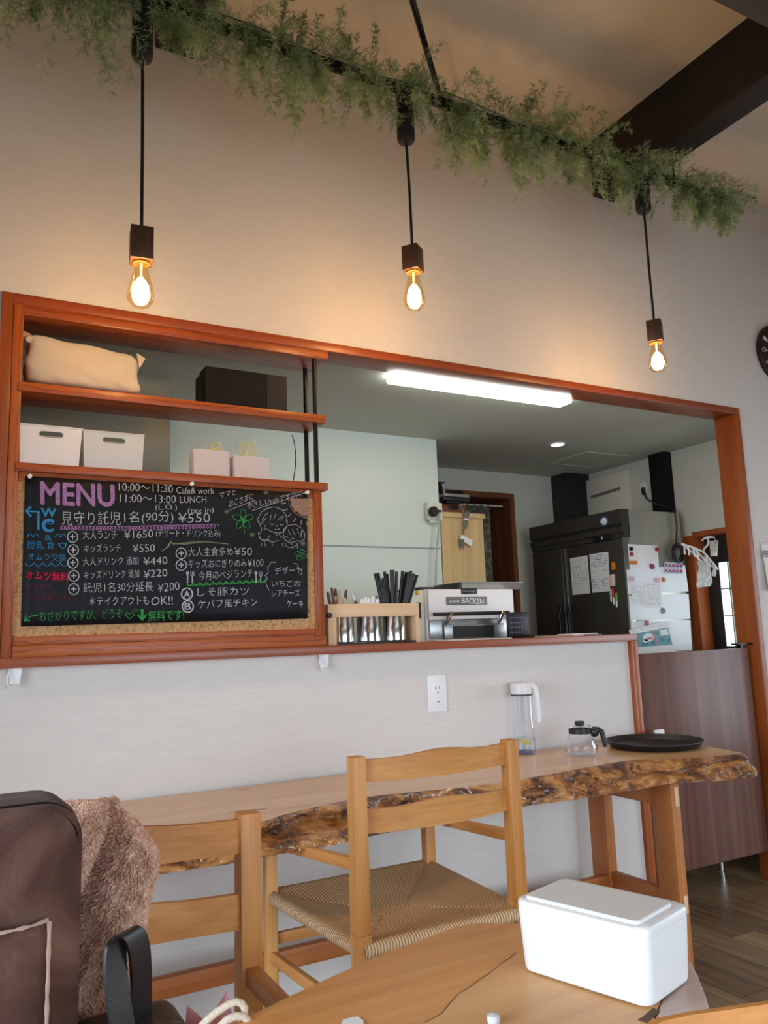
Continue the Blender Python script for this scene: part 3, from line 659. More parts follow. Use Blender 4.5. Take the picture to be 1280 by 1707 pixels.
# frosted caddies with bagged food scissors
M['frost'] = frosted('frosted white plastic', (244, 238, 240), .86, .45, .4)
M['polybag'] = frosted('clear polythene', (240, 242, 232), .22, .25)
M['lime'] = plain('pale lime plastic', (206, 206, 118), .4)
M['lemon'] = plain('pale yellow plastic', (214, 204, 132), .4)
def caddy(label, px, y0, dep, r=.012):
    l0, r0, zt_ = onY(*px[0], y0).x, onY(*px[1], y0).x, onY(*px[2], y0).z
    g = G(); pts = []
    for cx_, cy_, a0 in ((r0-r, y0+dep-r, 0), (l0+r, y0+dep-r, 90), (l0+r, y0+r, 180), (r0-r, y0+r, 270)):
        for k_ in range(5): a = math.radians(a0+22.5*k_); pts.append((cx_+r*math.cos(a), cy_+r*math.sin(a)))
    n = len(pts); vs = [Vector((x, y, ZS2+.001)) for x, y in pts]+[Vector((x, y, zt_)) for x, y in pts]
    g.add(vs, [(i, (i+1) % n, n+(i+1) % n, n+i) for i in range(n)]+[list(range(n))[::-1]], False)
    t = thing('frosted_caddy', label, 'caddy', ((l0+r0)/2, y0+dep/2, ZS2), 'frosted caddies on the lower shelf')
    g.build('cup', M['frost'], t, solid=.002)
    return l0, r0, zt_
c1 = caddy('frosted white caddy with low yellow handles showing, left of the pair', ((323, 788), (384, 794), (350, 750)), 2.87, .075)
c2 = caddy('frosted white caddy with looped scissor handles standing out of it', ((391, 794), (451, 799), (440, 763)), 2.87, .075)
def scissors(name, label, cx_, cz_, y, mat, tilt, k=1.0, bag=True):
    t = thing(name, label, 'scissors', (cx_, y, cz_), 'bagged scissors on the lower shelf')
    R_ = Matrix.Translation((cx_, y, cz_)) @ Matrix.Rotation(tilt, 4, 'Y')
    for s_ in (-1, 1):
        g = G(); pts = [R_ @ Vector((s_*(.017+.012*math.cos(a))*k, 0, (.03+.022*math.sin(a))*k)) for a in [2*PI*i/20 for i in range(21)]]; g.tube(pts, .0034, 8)
        g.tube([R_ @ Vector((s_*.014*k, 0, .009*k)), R_ @ Vector((0, 0, -.02*k))], .0036, 8); g.build('handle', mat, t)
        g = G(); g.prism([R_ @ Vector((-s_*.002, s_*.0015, -.015)), R_ @ Vector((-s_*.009, s_*.0015, -.018)), R_ @ Vector((-s_*.004, s_*.0015, -.075))], (0, .001, 0)); g.build('blade', M['white'], t)
    if bag:
        def bf(u, v):
            return R_ @ Vector(((-.034+.068*u)*k, .012*math.sin(PI*u)*math.sin(PI*v)-.013+.002*math.sin(u*9+v*7), (-.05+.11*v)*k))
        def bf2(u, v):
            return R_ @ Vector(((-.034+.068*u)*k, -.012*math.sin(PI*u)*math.sin(PI*v)+.011+.002*math.sin(u*9+v*7), (-.05+.11*v)*k))
        g = G(); g.grid(bf, 10, 10); g.grid(bf2, 10, 10); g.build('clear_bag', M['polybag'], t)
z_ = c1[2]
pz = onY(352, 748, 2.905); scissors('food_scissors', 'bagged yellow-green scissors lying low in the left frosted caddy', pz.x, pz.z-.012, 2.905, M['lime'], 1.1, .8)
pz = onY(418, 758, 2.905); scissors('food_scissors', 'bagged lime scissors with round handles standing in the right frosted caddy', pz.x-.004, pz.z-.012, 2.905, M['lemon'], -.28, 1.12)
g = G(); pts = [onY(x, y, 2.995) for x, y in ((487, 725), (491, 740), (493, 760), (492, 780), (489, 801))]; g.tube(pts, .0022, 8)
tag(recenter(g.build('hanging_wire', M['black'])), 'thin black wire hanging between the shelves beside the rods', 'wire')

# ------------------------------------------------------------------ under the ledge: hooks and wall outlet
for (x, y), lab in (((26, 1114), 'white plastic hook under the left end of the ledge'), ((541, 1090), 'white plastic hook under the ledge below the cutlery caddy')):
    p = onY(x, y, 2.835); g = G(); xx, yy = p.x, 2.84
    t = thing('plastic_hook', lab, 'hook', (xx, yy, 1.04), 'white hooks under the ledge')
    w0, w1 = .020, .013
    g.add([(xx-w0, yy, 1.096), (xx+w0, yy, 1.096), (xx+w1, yy-.002, 1.046), (xx-w1, yy-.002, 1.046), (xx-w0, yy+.004, 1.096), (xx+w0, yy+.004, 1.096), (xx+w1, yy+.002, 1.046), (xx-w1, yy+.002, 1.046)],
          [(0, 3, 2, 1), (4, 5, 6, 7), (0, 1, 5, 4), (1, 2, 6, 5), (2, 3, 7, 6), (3, 0, 4, 7)]); g.build('plate', M['white'], t)
    G().tube([(xx-.012, yy-.001, 1.094), (xx-.024, yy-.012, 1.07), (xx-.022, yy-.022, 1.045), (xx-.014, yy-.018, 1.036), (xx-.006, yy-.004, 1.046)], .0035, 8).build('hook_arm', M['white'], t)
p0, p1 = onY(711.5, 1128, 2.86), onY(744, 1187, 2.86)
t = thing('wall_outlet', 'white wall outlet plate on the low wall under the ledge', 'outlet', ((p0.x+p1.x)/2, 2.86, .842))
xo, zo = (p0.x+p1.x)/2, .918
G().box(xo-.045, xo+.045, 2.852, 2.861, zo-.074, zo+.074, .004, 3).build('plate', M['white'], t)
G().box(xo-.026, xo+.026, 2.8505, 2.853, zo-.055, zo+.057, .001).build('insert', M['white'], t)
G().box(xo-.010, xo-.0075, 2.8495, 2.851, zo+.016, zo+.027).box(xo-.0135, xo-.0075, 2.8495, 2.851, zo+.0205, zo+.0235).box(xo+.0075, xo+.0095, 2.8495, 2.851, zo+.017, zo+.027).box(xo-.002, xo+.002, 2.8495, 2.851, zo+.001, zo+.008).build('slots', M['black'], t)
G().box(xo-.009, xo+.009, 2.8488, 2.8515, zo-.042, zo-.026, .001).build('jack', M['white'], t)
G().box(xo-.006, xo+.006, 2.8482, 2.8495, zo-.035, zo-.031).build('port', plain('grey slot', (90, 90, 92), .5), t)

# ------------------------------------------------------------------ things standing on the ledge
ZL = 1.1285
t = thing('cutlery_caddy', 'pale wooden cutlery caddy with black end knob, beside the cork board', 'caddy', (1.535, 2.93, ZL))
cx0, cx1, cy0, cy1 = 1.327, 1.745, 2.89, 3.0
zt_ = 1.289
g = G()
G().box(cx0, cx0+.036, cy0, cy1, ZL, zt_-.052, .0015).build('side', M['pine_z'], t); G().box(cx1-.018, cx1, cy0, cy1, ZL, zt_-.052, .0015).build('side', M['pine_z'], t)
G().box(cx0, cx1, cy0, cy0+.012, zt_-.052, zt_, .0015).build('front_rail', M['pine'], t); G().box(cx0, cx1, cy1-.012, cy1, zt_-.052, zt_, .0015).build('back_rail', M['pine'], t)
G().box(cx0, cx0+.012, cy0+.012, cy1-.012, zt_-.052, zt_, .001).box(cx1-.012, cx1, cy0+.012, cy1-.012, zt_-.052, zt_, .001).build('end_rail', M['pine'], t)
G().box(cx0+.036, cx1-.018, cy0+.005, cy1-.005, ZL, ZL+.008).build('bottom', M['black'], t)
p = onY(547, 1024, 2.88); G().lathe([(0, -.008), (.010, -.008), (.011, 0), (.009, .006), (0, .007)], (cx0+.004, 2.885, 1.245), 14, Matrix.Rotation(PI/2, 4, 'X')).build('knob', M['black'], t, label='black round knob')
cups = []
for i, x in enumerate((1.412, 1.533, 1.654)):
    g = G(); r_ = .049; z0 = ZL+.009
    g.lathe([(0, z0), (r_-.003, z0), (r_, z0+.003), (r_, z0+.118), (r_+.0015, z0+.12), (r_-.0015, z0+.12), (r_-.0015, z0+.004), (0, z0+.004)], (x, 2.946, 0), 36)
    tag(recenter(g.build('steel_cup', M['steel'], recalc=True)), ('polished steel cutlery cup nearest the cork board', 'polished steel cutlery cup in the middle of the caddy', 'polished steel cutlery cup holding black straws')[i], 'cup', 'steel cups in the cutlery caddy')
# cutlery handles and straws
def at_end(px): return onY(px[0], px[1], 2.946)
spoons = [((548, 986), 'walnut'), ((556, 978), 'dark'), ((561, 981), 'dark'), ((566, 986), 'pale'), ((571, 985), 'pale'), ((578, 984), 'dark')]
def handle(px, base, w_, mat, y):
    tip = onY(px[0], px[1], y); b = Vector(base)
    d = (tip-b).normalized(); sd = d.cross(Vector((0, 1, 0))).normalized(); g = G(); n = 8
    prof = [(b, w_*.7), (b.lerp(tip, .5), w_*.8), (b.lerp(tip, .86), w_), (b.lerp(tip, .96), w_*.8), (tip, w_*.35)]
    vs = []
    for c_, ww in prof:
        for k_ in range(8): a = 2*PI*k_/8; vs.append(c_+sd*math.cos(a)*ww+Vector((0, 1, 0))*math.sin(a)*ww*.45)
    m_ = len(prof); g.add(vs, [(i*8+k_, i*8+(k_+1) % 8, (i+1)*8+(k_+1) % 8, (i+1)*8+k_) for i in range(m_-1) for k_ in range(8)]+[list(range((m_-1)*8, m_*8))], True)
    return g
M['spoonwood'] = wood('dark cutlery wood', (84, 58, 40), (104, 76, 54), (124, 94, 70), 2, .5); M['spoonpale'] = wood('pale cutlery wood', (196, 170, 142), (212, 188, 160), (222, 200, 176), 2, .5)
lab1 = ['dark wooden handle leaning at the far left of the caddy', 'tall dark wooden handle second from the left', 'dark wooden handle with a squared end, third from the left', 'pale wooden handle in front of the dark ones', 'broad pale wooden handle right of the narrow pale one', 'grey-brown wooden handle at the right of the first cup']
for i, (px, kd) in enumerate([((546, 986), 0), ((553, 979), 0), ((559, 981), 0), ((567, 983), 1), ((559, 994), 1), ((577, 983), 0)]):
    g = handle(px, (1.385+.008*i, 2.955+.004*(i % 3), 1.20), .0075, None, 2.935+.008*(i % 3))
    tag(recenter(g.build('wooden_spoon', M['spoonpale' if kd else 'spoonwood'], recalc=True)), lab1[i]+' in the cutlery caddy', 'spoon', 'wooden cutlery in the caddy')
lab2 = ['round pale wooden spoon end low at the front left', 'round pale wooden spoon end beside the first cup rim', 'brown wooden stick end behind the steel handle']
for i, (px, m_) in enumerate([((566, 997), 'spoonpale'), ((574, 996), 'spoonpale'), ((595, 1001), 'spoonwood')]):
    g = handle(px, (1.40+.015*i, 2.93, 1.20), .011 if i < 2 else .006, None, 2.925)
    tag(recenter(g.build('wooden_spoon', M[m_], recalc=True)), lab2[i]+' of the cutlery caddy', 'spoon', 'wooden cutlery in the caddy')
g = handle((588, 987), (1.50, 2.95, 1.20), .006, None, 2.94); tag(recenter(g.build('steel_knife', M['steel_dull'], recalc=True)), 'steel handle sticking up between the first two cups', 'cutlery')
lab3 = ['leftmost white plastic spoon end in the middle cup', 'tall white plastic spoon end, second from the left in the middle cup', 'white plastic spoon end in the centre of the middle cup', 'white plastic spoon end leaning right in the middle cup', 'white plastic spoon end nearest the straws']
for i, px in enumerate([(603, 998), (609, 995), (615, 997), (622, 994), (630, 998)]):
    g = handle(px, (1.515+.01*i, 2.94, 1.20), .0095, None, 2.932+.004*(i % 2))
    tag(recenter(g.build('white_spoon', M['white'], recalc=True)), lab3[i], 'spoon', 'white spoons in the caddy')
straw_tops = [(625, 956), (630, 955), (636, 966), (639, 963), (641, 953), (645, 957), (652, 950), (655, 950), (661, 953), (671, 952), (671, 957), (677, 954), (681, 954), (685, 952), (687, 957), (690, 957), (695, 959)]
slab_ = ['leaning furthest left', 'second from the left', 'short, third from the left', 'fourth from the left', 'fifth from the left', 'sixth from the left', 'tallest, left one of the two', 'tallest, right one of the two', 'upright, just right of the tallest', 'left edge of the right-hand bunch', 'front left of the right-hand bunch', 'middle left of the right-hand bunch', 'middle of the right-hand bunch', 'middle right of the right-hand bunch', 'front right of the right-hand bunch', 'second from the right', 'leaning furthest right']
for i, px in enumerate(straw_tops):
    y1 = 2.93+.006*(i*7 % 6); tip = onY(px[0], px[1], y1); b = Vector((1.652+.026*(px[0]-660)/36*-.1+(px[0]-660)/36*.024, 2.942+.002*(i % 4), ZL+.02))
    g = G(); d = (tip-b).normalized()
    g.tube([b, tip], .0066, 10, cap=False); g.tube([tip-d*.03, tip-d*.0], .0052, 10, cap=False)
    g.tube([b, tip-d*.012], .0052, 8)
    tag(recenter(g.build('black_straw', M['black'])), 'black drinking straw in the caddy, '+slab_[i], 'straw', 'black straws in the cutlery caddy')
# papers, pens along the ledge
def flat_sheet(px4, z, name, mat, label, cat, group=None, th=.0012):
    ps = [onZ(x, y, z) for x, y in px4]; g = G(); g.prism(ps, (0, 0, th)); return tag(recenter(g.build(name, mat)), label, cat, group)
def ledge_sheet(x0, x1, y0, y1, rot, z, name, mat, label, cat, group=None, th=.0012):
    g = G(); M_ = Matrix.Translation(((x0+x1)/2, (y0+y1)/2, z)) @ Matrix.Rotation(rot, 4, 'Z'); a, b = (x1-x0)/2, (y1-y0)/2
    g.prism([M_ @ Vector((sx*a, sy*b, 0)) for sx, sy in ((-1, -1), (1, -1), (1, 1), (-1, 1))], (0, 0, th)); return tag(recenter(g.build(name, mat)), label, cat, group)
lx = lambda px: onZ(px, 1062, ZL).x
def lxy(px, Y): return onY(px, 1058, Y).x
ledge_sheet(lxy(735, 2.9), lxy(842, 2.9), 2.85, 3.02, .03, ZL, 'paper_menu', plain('paper grey-white', (214, 214, 212), .7), 'pale paper menu lying on the ledge in front of the white oven', 'paper', None, .004)
ledge_sheet(lxy(862, 2.93), lxy(905, 2.93), 2.88, 2.98, .2, ZL, 'notebook', M['black_matte'], 'black notebook lying on the ledge beside the control panel', 'notebook', None, .012)
ledge_sheet(lxy(885, 2.9), lxy(940, 2.9), 2.86, 2.95, -.1, ZL, 'kraft_pad', plain('kraft paper', (176, 146, 116), .8), 'brown paper pad on the ledge between the notebooks', 'notepad', None, .006)
ledge_sheet(lxy(945, 2.9), lxy(990, 2.9), 2.87, 2.97, .1, ZL, 'clip_pad', plain('pinkish paper pad', (226, 212, 212), .7), 'pinkish-white paper pad at the right end of the ledge', 'notepad', None, .011)
ledge_sheet(lxy(968, 2.88), lxy(998, 2.88), 2.852, 2.862, .15, ZL+.0, 'black_pen', M['black'], 'black pen lying in front of the pinkish pad', 'pen', None, .006)

# ------------------------------------------------------------------ white oven and its neighbours
ZW = 1.118
ox0, ox1, oy0, oy1 = onY(713, 1000, 3.2).x, onY(857, 1000, 3.2).x, 3.2, 3.58
ozt = 1.37
t = thing('toaster_oven', 'white countertop oven with a black bar handle behind the ledge', 'oven', ((ox0+ox1)/2, 3.4, ZW))
G().box(ox0, ox1, oy0+.02, oy1, ZW+.015, ozt, .004).build('body', M['white'], t)
zs = onY(780, 1031, 3.2).z
G().box(ox0+.004, ox1-.004, oy0, oy0+.025, zs-.003, ozt-.002, .004).build('hood', M['white'], t)
G().box(ox0+.01, ox1-.05, oy0+.006, oy0+.03, ZW+.02, zs-.004, .002).build('front_frame', M['steel_dull'], t)
zd0, zd1 = onY(780, 1056, 3.2).z, onY(780, 1042, 3.2).z
o_ = G().box(onY(738, 1040, 3.2).x, onY(838, 1040, 3.2).x, oy0-.012, oy0+.008, ZW+.016, onY(780, 1040, 3.2).z, .002).build('door', M['steel_dull'], t)
G().box(onY(752, 1040, 3.2).x, onY(820, 1040, 3.2).x, oy0-.014, oy0-.011, ZW+.02, zd1-.004).build('window', M['black'], o_, label='dark oven window')
zb_ = onY(780, 1023, 3.17).z
G().tube([(ox0+.012, oy0-.03, zb_), (ox1-.06, oy0-.03, zb_+.002)], .0085, 14).build('handle', M['black'], t, label='black round bar handle')
for px in (751, 838):
    x = onY(px, 1022, 3.17).x
    g = G(); g.tube([(x, oy0-.026, zb_+.003), (x-.012, oy0-.022, zb_-.03), (x-.02, oy0+.0, zb_-.06)], [.014, .010, .007], 12); g.lathe([(0, -.012), (.009, -.01), (.013, 0), (.009, .01), (0, .012)], (x, oy0-.03, zb_), 14); g.build('handle_bracket', M['chrome'], t)
p0, p1 = onY(743, 995, 3.2), onY(812, 1008, 3.2)
sg = G().box(p0.x, p1.x, oy0-.003, oy0+.001, p1.z, p0.z, .001).build('name_plate', plain('grey plate', (112, 112, 110), .4), t)
yp = oy0-.0036
g = G(); pl = lambda x, y: onY(x, y, yp); wtext(g, 'BACKEN', (770, 1005.5), (806, 1007.5), 9.5, pl, .004, wob=0); wtext(g, 'petit', (750, 1005.5), (766, 1005.5), 5.5, pl, 0, wob=0); g.build('lettering', M['white_matte'], sg, label='white lettering')
p0, p1 = onY(768, 981, 3.2), onY(795, 990, 3.2)
sg = G().box(p0.x, p1.x, oy0-.003, oy0+.001, p1.z, p0.z, .001).build('badge', M['black'], t)
g = G(); wtext(g, 'Le Couple', (771, 988), (792, 988.5), 5, pl, 0, wob=0); g.build('lettering', M['steel_dull'], sg)
sx0 = onY(702, 1000, 3.25).x
G().box(ox0-.075, ox0-.004, oy0+.03, oy1, ZW, ozt-.006, .003).build('side_case', M['ivory'], t)
p = onY(698, 1018, 3.22); G().box(p.x-.008, p.x+.010, oy0+.012, oy0+.032, p.z-.035, p.z+.038, .004).build('latch', M['black'], t)
p = onY(696, 988, 3.22); G().lathe([(0, 0), (.009, .001), (.011, .008), (.006, .018), (0, .02)], (p.x, oy0+.03, p.z), 14, Matrix.Rotation(PI/2, 4, 'X')).build('knob', plain('yellow knob', (226, 186, 50), .4), t, label='small yellow knob')
# tray on the oven, black plate at its left
p0, p1 = onY(748, 975, 3.35), onY(847, 961, 3.35)
g = G(); z0 = ozt+.002; x0_, x1_ = p0.x+.01, p1.x; h_ = .034
def traypoly(d, z): return [Vector(q_) for q_ in ((x0_-d, 3.25-d, z), (x1_+d, 3.25-d, z), (x1_+d, 3.5+d, z), (x0_-d, 3.5+d, z))]
a, b = traypoly(-.008, z0), traypoly(.004, z0+h_)
g.add(a+b, [(3, 2, 1, 0)]+[(i, (i+1) % 4, 4+(i+1) % 4, 4+i) for i in range(4)]); 
b2_ = traypoly(.011, z0+h_); g.add(b+b2_, [(i, (i+1) % 4, 4+(i+1) % 4, 4+i) for i in range(4)])
tag(recenter(g.build('metal_tray', M['steel_dull'], solid=.002, weld=True)), 'grey metal baking tray lying on top of the white oven', 'tray')
p0, p1 = onY(668, 981, 3.45), onY(742, 971, 3.45)
g = G().box(onY(672, 975, 3.45).x, onY(744, 975, 3.45).x, 3.3, 3.6, ozt-.005, ozt+.016, .004); tag(recenter(g.build('black_hotplate', M['black'])), 'flat black hotplate behind the straws, level with the oven top', 'hotplate')
# control panel device
p0, p1 = onY(848, 1057, 3.11), onY(880, 1020, 3.11)
t = thing('control_panel', 'black control panel with small purple-lit keys, right of the white oven', 'panel', ((p0.x+p1.x)/2, 3.12, ZW))
G().box(p0.x, p1.x, 3.11, 3.125, ZW, p1.z, .003).build('case', M['black'], t)
g = G(); W_ = p1.x-p0.x; H_ = p1.z-ZW; random.seed(3)
for r_ in range(4):
    for c_ in range(4):
        x = p0.x+.012+c_*(W_*.17); z = ZW+H_*(.26+.17*r_); g.box(x, x+W_*.11, 3.1085, 3.1105, z, z+H_*.05)
g.build('keys', plain('purple-grey keys', (104, 84, 128), .5), t)
g = G()
for z in (.3, .52, .74):
    x = p1.x-.016; zc_ = ZW+H_*z; g.tube([(x+.009*math.cos(a), 3.1095, zc_+.009*math.sin(a)) for a in [2*PI*i/12 for i in range(13)]], .0012, 6)
g.build('dials', plain('grey dials', (120, 120, 124), .5), t)
# wall box with plug on the white panel wall
p0, p1 = onY(708, 838, 3.995), onY(728, 868, 3.995)
t = thing('socket_box', 'ivory surface socket box on the white kitchen wall', 'outlet', ((p0.x+p1.x)/2, 4.0, p1.z))
G().box(p0.x, 2.588, 3.968, 4.01, p1.z, p0.z, .004).box(p0.x+.02, 2.57, 3.975, 4.01, p1.z-.018, p1.z, .002).build('case', M['ivory'], t)
p = onY(722, 853, 3.95)
t = thing('power_plug', 'round black plug with its pale cord in the ivory socket box', 'plug', (p.x, 3.95, p.z))
G().lathe([(0, -.02), (.026, -.02), (.03, -.01), (.03, .012), (.024, .02), (0, .02)], (p.x, 3.948, p.z), 22, Matrix.Rotation(PI/2, 4, 'X')).tube([(p.x+.02, 3.945, p.z), (p.x+.05, 3.94, p.z+.004)], [.014, .007], 10).build('plug', M['black'], t)
pts = [onY(x, y, 3.94) for x, y in ((729, 851), (733, 856), (732, 880), (729, 905), (727, 940), (726, 975))]; G().tube(pts, .0065, 8).build('cord', plain('grey-white cord', (186, 190, 186), .5), t, label='pale grey cord')
# pale cupboard, brown tray, scale, boxes
p0, p1 = onY(735, 853, 4.02), onY(808.5, 858, 4.02)
t = thing('plywood_cupboard', 'pale plywood cupboard at the end of the white kitchen wall', 'cupboard', ((p0.x+p1.x)/2, 4.2, FLOOR))
zc1 = p0.z; cxa, cxb = 2.615, p1.x
G().box(cxa, cxb-.012, 4.03, 4.42, FLOOR, zc1-.03, .002).build('carcass', M['ply'], t); G().box(cxa-.004, cxb, 4.018, 4.43, zc1-.03, zc1, .002).build('top', M['ply'], t)
p0 = onY(733, 845, 4.06); zt2 = zc1+.055
t = thing('serving_box', 'reddish-brown wooden tray box with a handle hole, on the plywood cupboard', 'tray', ((cxa+cxb)/2, 4.2, zc1))
xq = onY(778, 848, 4.04).x; 
G().box(cxa, xq, 4.045, 4.38, zc1, zt2, .004).build('body', M['doorwood'], t); pc = onY(757, 848, 4.04); G().box(pc.x-.04, pc.x+.03, 4.042, 4.047, zc1+.02, zc1+.045, .002).build('handle_hole', M['black'], t)
zt3 = zt2+.035
xa_, xb_ = cxa-.0, onY(783, 838, 3.99).x
t = thing('kitchen_scale', 'slim grey and black appliance with a bundled grey cord, topmost flat thing on the cupboard', 'appliance', ((xa_+xb_)/2, 4.15, zt2))
G().box(xa_, xb_, 3.985, 4.32, zt2+.012, zt2+.035, .006).build('case', M['black'], t); G().box(xa_+.003, xb_-.003, 3.982, 4.31, zt2+.035, zt2+.055, .006).build('lid', plain('grey lid', (140, 142, 142), .35, metal=.4), t); G().box(xa_+.03, xb_-.06, 4.0, 4.3, zt2, zt2+.013).build('foot', M['black'], t)
cg = plain('grey cord', (112, 112, 110), .5)
yv = 4.0
pts = [onY(x, y, yv) for x, y in ((767, 840), (770, 848), (773, 855), (776, 866), (772, 876), (776, 881), (779, 872), (776, 860), (779, 851), (782, 853), (780, 862), (774, 870), (773, 882), (772, 891))]; G().tube(pts, .0055, 8).build('cord', cg, t)
G().tube([onY(x, y, yv-.008) for x, y in ((773, 866), (776, 865.5), (780, 866))], .007, 8).build('tie', M['white'], t)
tg = [onY(x, y, yv-.002) for x, y in ((769, 891), (788, 901), (786, 911), (767, 899))]
G().prism(tg, (0, .003, 0)).build('tag', M['white_matte'], t, label='white paper tag'); 
pz = onY(770, 907, yv); G().box(pz.x-.012, pz.x+.012, yv-.006, yv+.008, pz.z-.012, pz.z+.03, .002).box(pz.x-.012, pz.x-.007, yv-.002, yv+.002, pz.z-.03, pz.z-.012).box(pz.x+.005, pz.x+.01, yv-.002, yv+.002, pz.z-.03, pz.z-.012).build('plug', cg, t)
zq = zt2+.055
p0, p1 = onY(731, 803, 4.1), onY(742.5, 828, 4.1)
t = thing('appliance_box', 'black upright carton with white lettering down its spine, on the cupboard', 'box', (2.66, 4.18, zq))
G().box(2.655, onY(742.5, 815, 4.1).x, 4.1, 4.3, zq, onY(736, 803, 4.1).z, .001).build('carton', M['black_matte'], t)
g = G(); yq = 4.0985
vs, fs = text_raw('Panasonic', .0); A_ = onY(736.5, 806, yq); B_ = onY(740, 828, yq); L_ = (B_-A_); mx = max(v[0] for v in vs)
g.add([A_+L_*(v[0]/mx)+Vector((.034*v[1], 0, 0)) for v in vs], [list(f) for f in fs]); g.build('lettering', M['white_matte'], t)
g = G().hexa([onY(743, 829, 4.12)+Vector((0, 0, 0)), onY(776, 829, 4.12), onY(776, 829, 4.12)+Vector((0, .15, 0)), onY(743, 829, 4.12)+Vector((0, .15, 0)), onY(743, 819, 4.12), onY(770, 817, 4.12), onY(770, 817, 4.12)+Vector((0, .15, 0)), onY(743, 819, 4.12)+Vector((0, .15, 0))], .002)
g.v = [Vector((v.x, v.y, max(v.z, zq))) for v in g.v]
tag(recenter(g.build('black_case', M['black_matte'])), 'low black case beside the upright carton on the cupboard', 'case')
# passage curtain and rod
def curtain_mat():
    mt, nt, N, L, P = newmat('patterned grey curtain'); tc = N.new('ShaderNodeTexCoord'); v = N.new('ShaderNodeTexVoronoi'); v.feature = 'DISTANCE_TO_EDGE'; v.inputs['Scale'].default_value = 14; L.new(tc.outputs['Object'], v.inputs['Vector'])
    r = ramp(N, [(.02, srgb(148, 144, 132)), (.08, srgb(104, 100, 92))]); L.new(v.outputs['Distance'], r.inputs['Fac']); L.new(r.outputs[0], P.inputs['Base Color']); P.inputs['Roughness'].default_value = .9; return mt
yc = KY+.08
x0_, x1_ = onY(770, 840, yc).x, onY(817, 842, yc).x; zc_ = onY(800, 841, yc).z; zr = onY(815, 843, yc).z
g = G(); g.grid(lambda u, v: Vector((x0_+(x1_-x0_)*u-.012*(1-v)*u, yc+.012*math.sin(u*26), .3+(zr-.3)*v)), 60, 6); tag(recenter(g.build('grey_curtain', curtain_mat(), solid=.002)), 'patterned grey curtain in the back doorway beside the cupboard', 'curtain')
g = G().tube([(2.68, yc, zr), (3.645, yc, zr+.0)], .007, 10); tag(recenter(g.build('curtain_rod', M['ivory'])), 'thin pale curtain rod across the back doorway', 'rod')

# ------------------------------------------------------------------ refrigerator and everything stuck on it
FX, FY, FZ = 3.70, 3.63, 1.90          # near front top corner; front faces -X, side faces the viewer
FYE = 4.53; FXB = onY(1133, 868, FY).x
t = thing('refrigerator', 'large commercial refrigerator with dark doors and a steel side', 'refrigerator', ((FX+FXB)/2, (FY+FYE)/2, FLOOR))
G().box(FX+.05, FXB, FY, FYE, FLOOR+.08, FZ-.002, .004).build('body', M['sidesteel'], t)
zh = 1.72     # header bottom
g = G()
prof = [(FX+.06, FZ), (FX-.005, FZ), (FX-.008, FZ-.09), (FX+.008, FZ-.098), (FX-.004, FZ-.112), (FX-.004, zh+.035), (FX+.008, zh+.03), (FX+.012, zh), (FX+.06, zh)]
g.prism([(x, FY+.0, z) for x, z in prof], (0, FYE-FY, 0)); g.build('header', M['darksteel'], t, label='dark header panel')
yd = onX(939, 930, FX).y; zbm = .55
for i, (a, b, z0, z1) in enumerate(((FY+.02, yd-.004, zbm+.006, zh-.006), (yd+.004, FYE-.01, zbm+.006, zh-.006), (FY+.02, yd-.004, FLOOR+.1, zbm-.006), (yd+.004, FYE-.01, FLOOR+.1, zbm-.006))):
    d = G().box(FX, FX+.05, a, b, z0, z1, .004).build('door', M['darksteel'], t)
    if z1 > 1:
        ye = a+.012 if i == 1 else b-.012
        G().box(FX-.006, FX+.004, ye-.010, ye+.010, z0, z1, .002).build('edge_trim', M['steel_dull'], d)
        pz = onX(944, 1010, FX).z
        G().tube([(FX-.004, ye+(.035 if i else -.03), pz), (FX-.03, ye+(.03 if i else -.03), pz-.06), (FX-.03, ye+(.03 if i else -.03), pz-.2), (FX-.004, ye+(.035 if i else -.03), pz-.26)], .013, 10).build('handle', M['black'], d)
G().box(FX-.004, FX+.05, FY-.002, FY+.018, FLOOR+.08, zh, .003).build('corner_strip', M['steel_dull'], t, label='bright steel corner strip')
pe = onX(1007, 869, FX-.009); RX = Matrix.Rotation(-PI/2, 4, 'Y')
em = G().lathe([(0, 0), (.034, 0), (.034, .003), (0, .003)], (FX-.008, pe.y, pe.z), 24, RX).build('emblem', plain('emblem blue', (58, 96, 150), .4), t)
g = G(); g.lathe([(0, .0035), (.024, .0035), (.022, .005), (0, .005)], (FX-.008, pe.y, pe.z), 20, RX); g.box(FX-.0135, FX-.0125, pe.y-.03, pe.y+.03, pe.z-.006, pe.z+.006, 0); g.build('emblem_figure', M['white'], em)
p0, p1 = onX(990, 903, FX-.005), onX(1018, 892, FX-.005)
dsp = G().box(FX-.009, FX-.002, min(p0.y, p1.y), max(p0.y, p1.y), p0.z-.004, p0.z+.036, .003).build('display', M['black'], t)
pd = onX(1003, 897, FX-.01); G().box(FX-.0105, FX-.009, pd.y-.004, pd.y+.004, pd.z-.009, pd.z+.009).build('digit', M['white'], dsp)
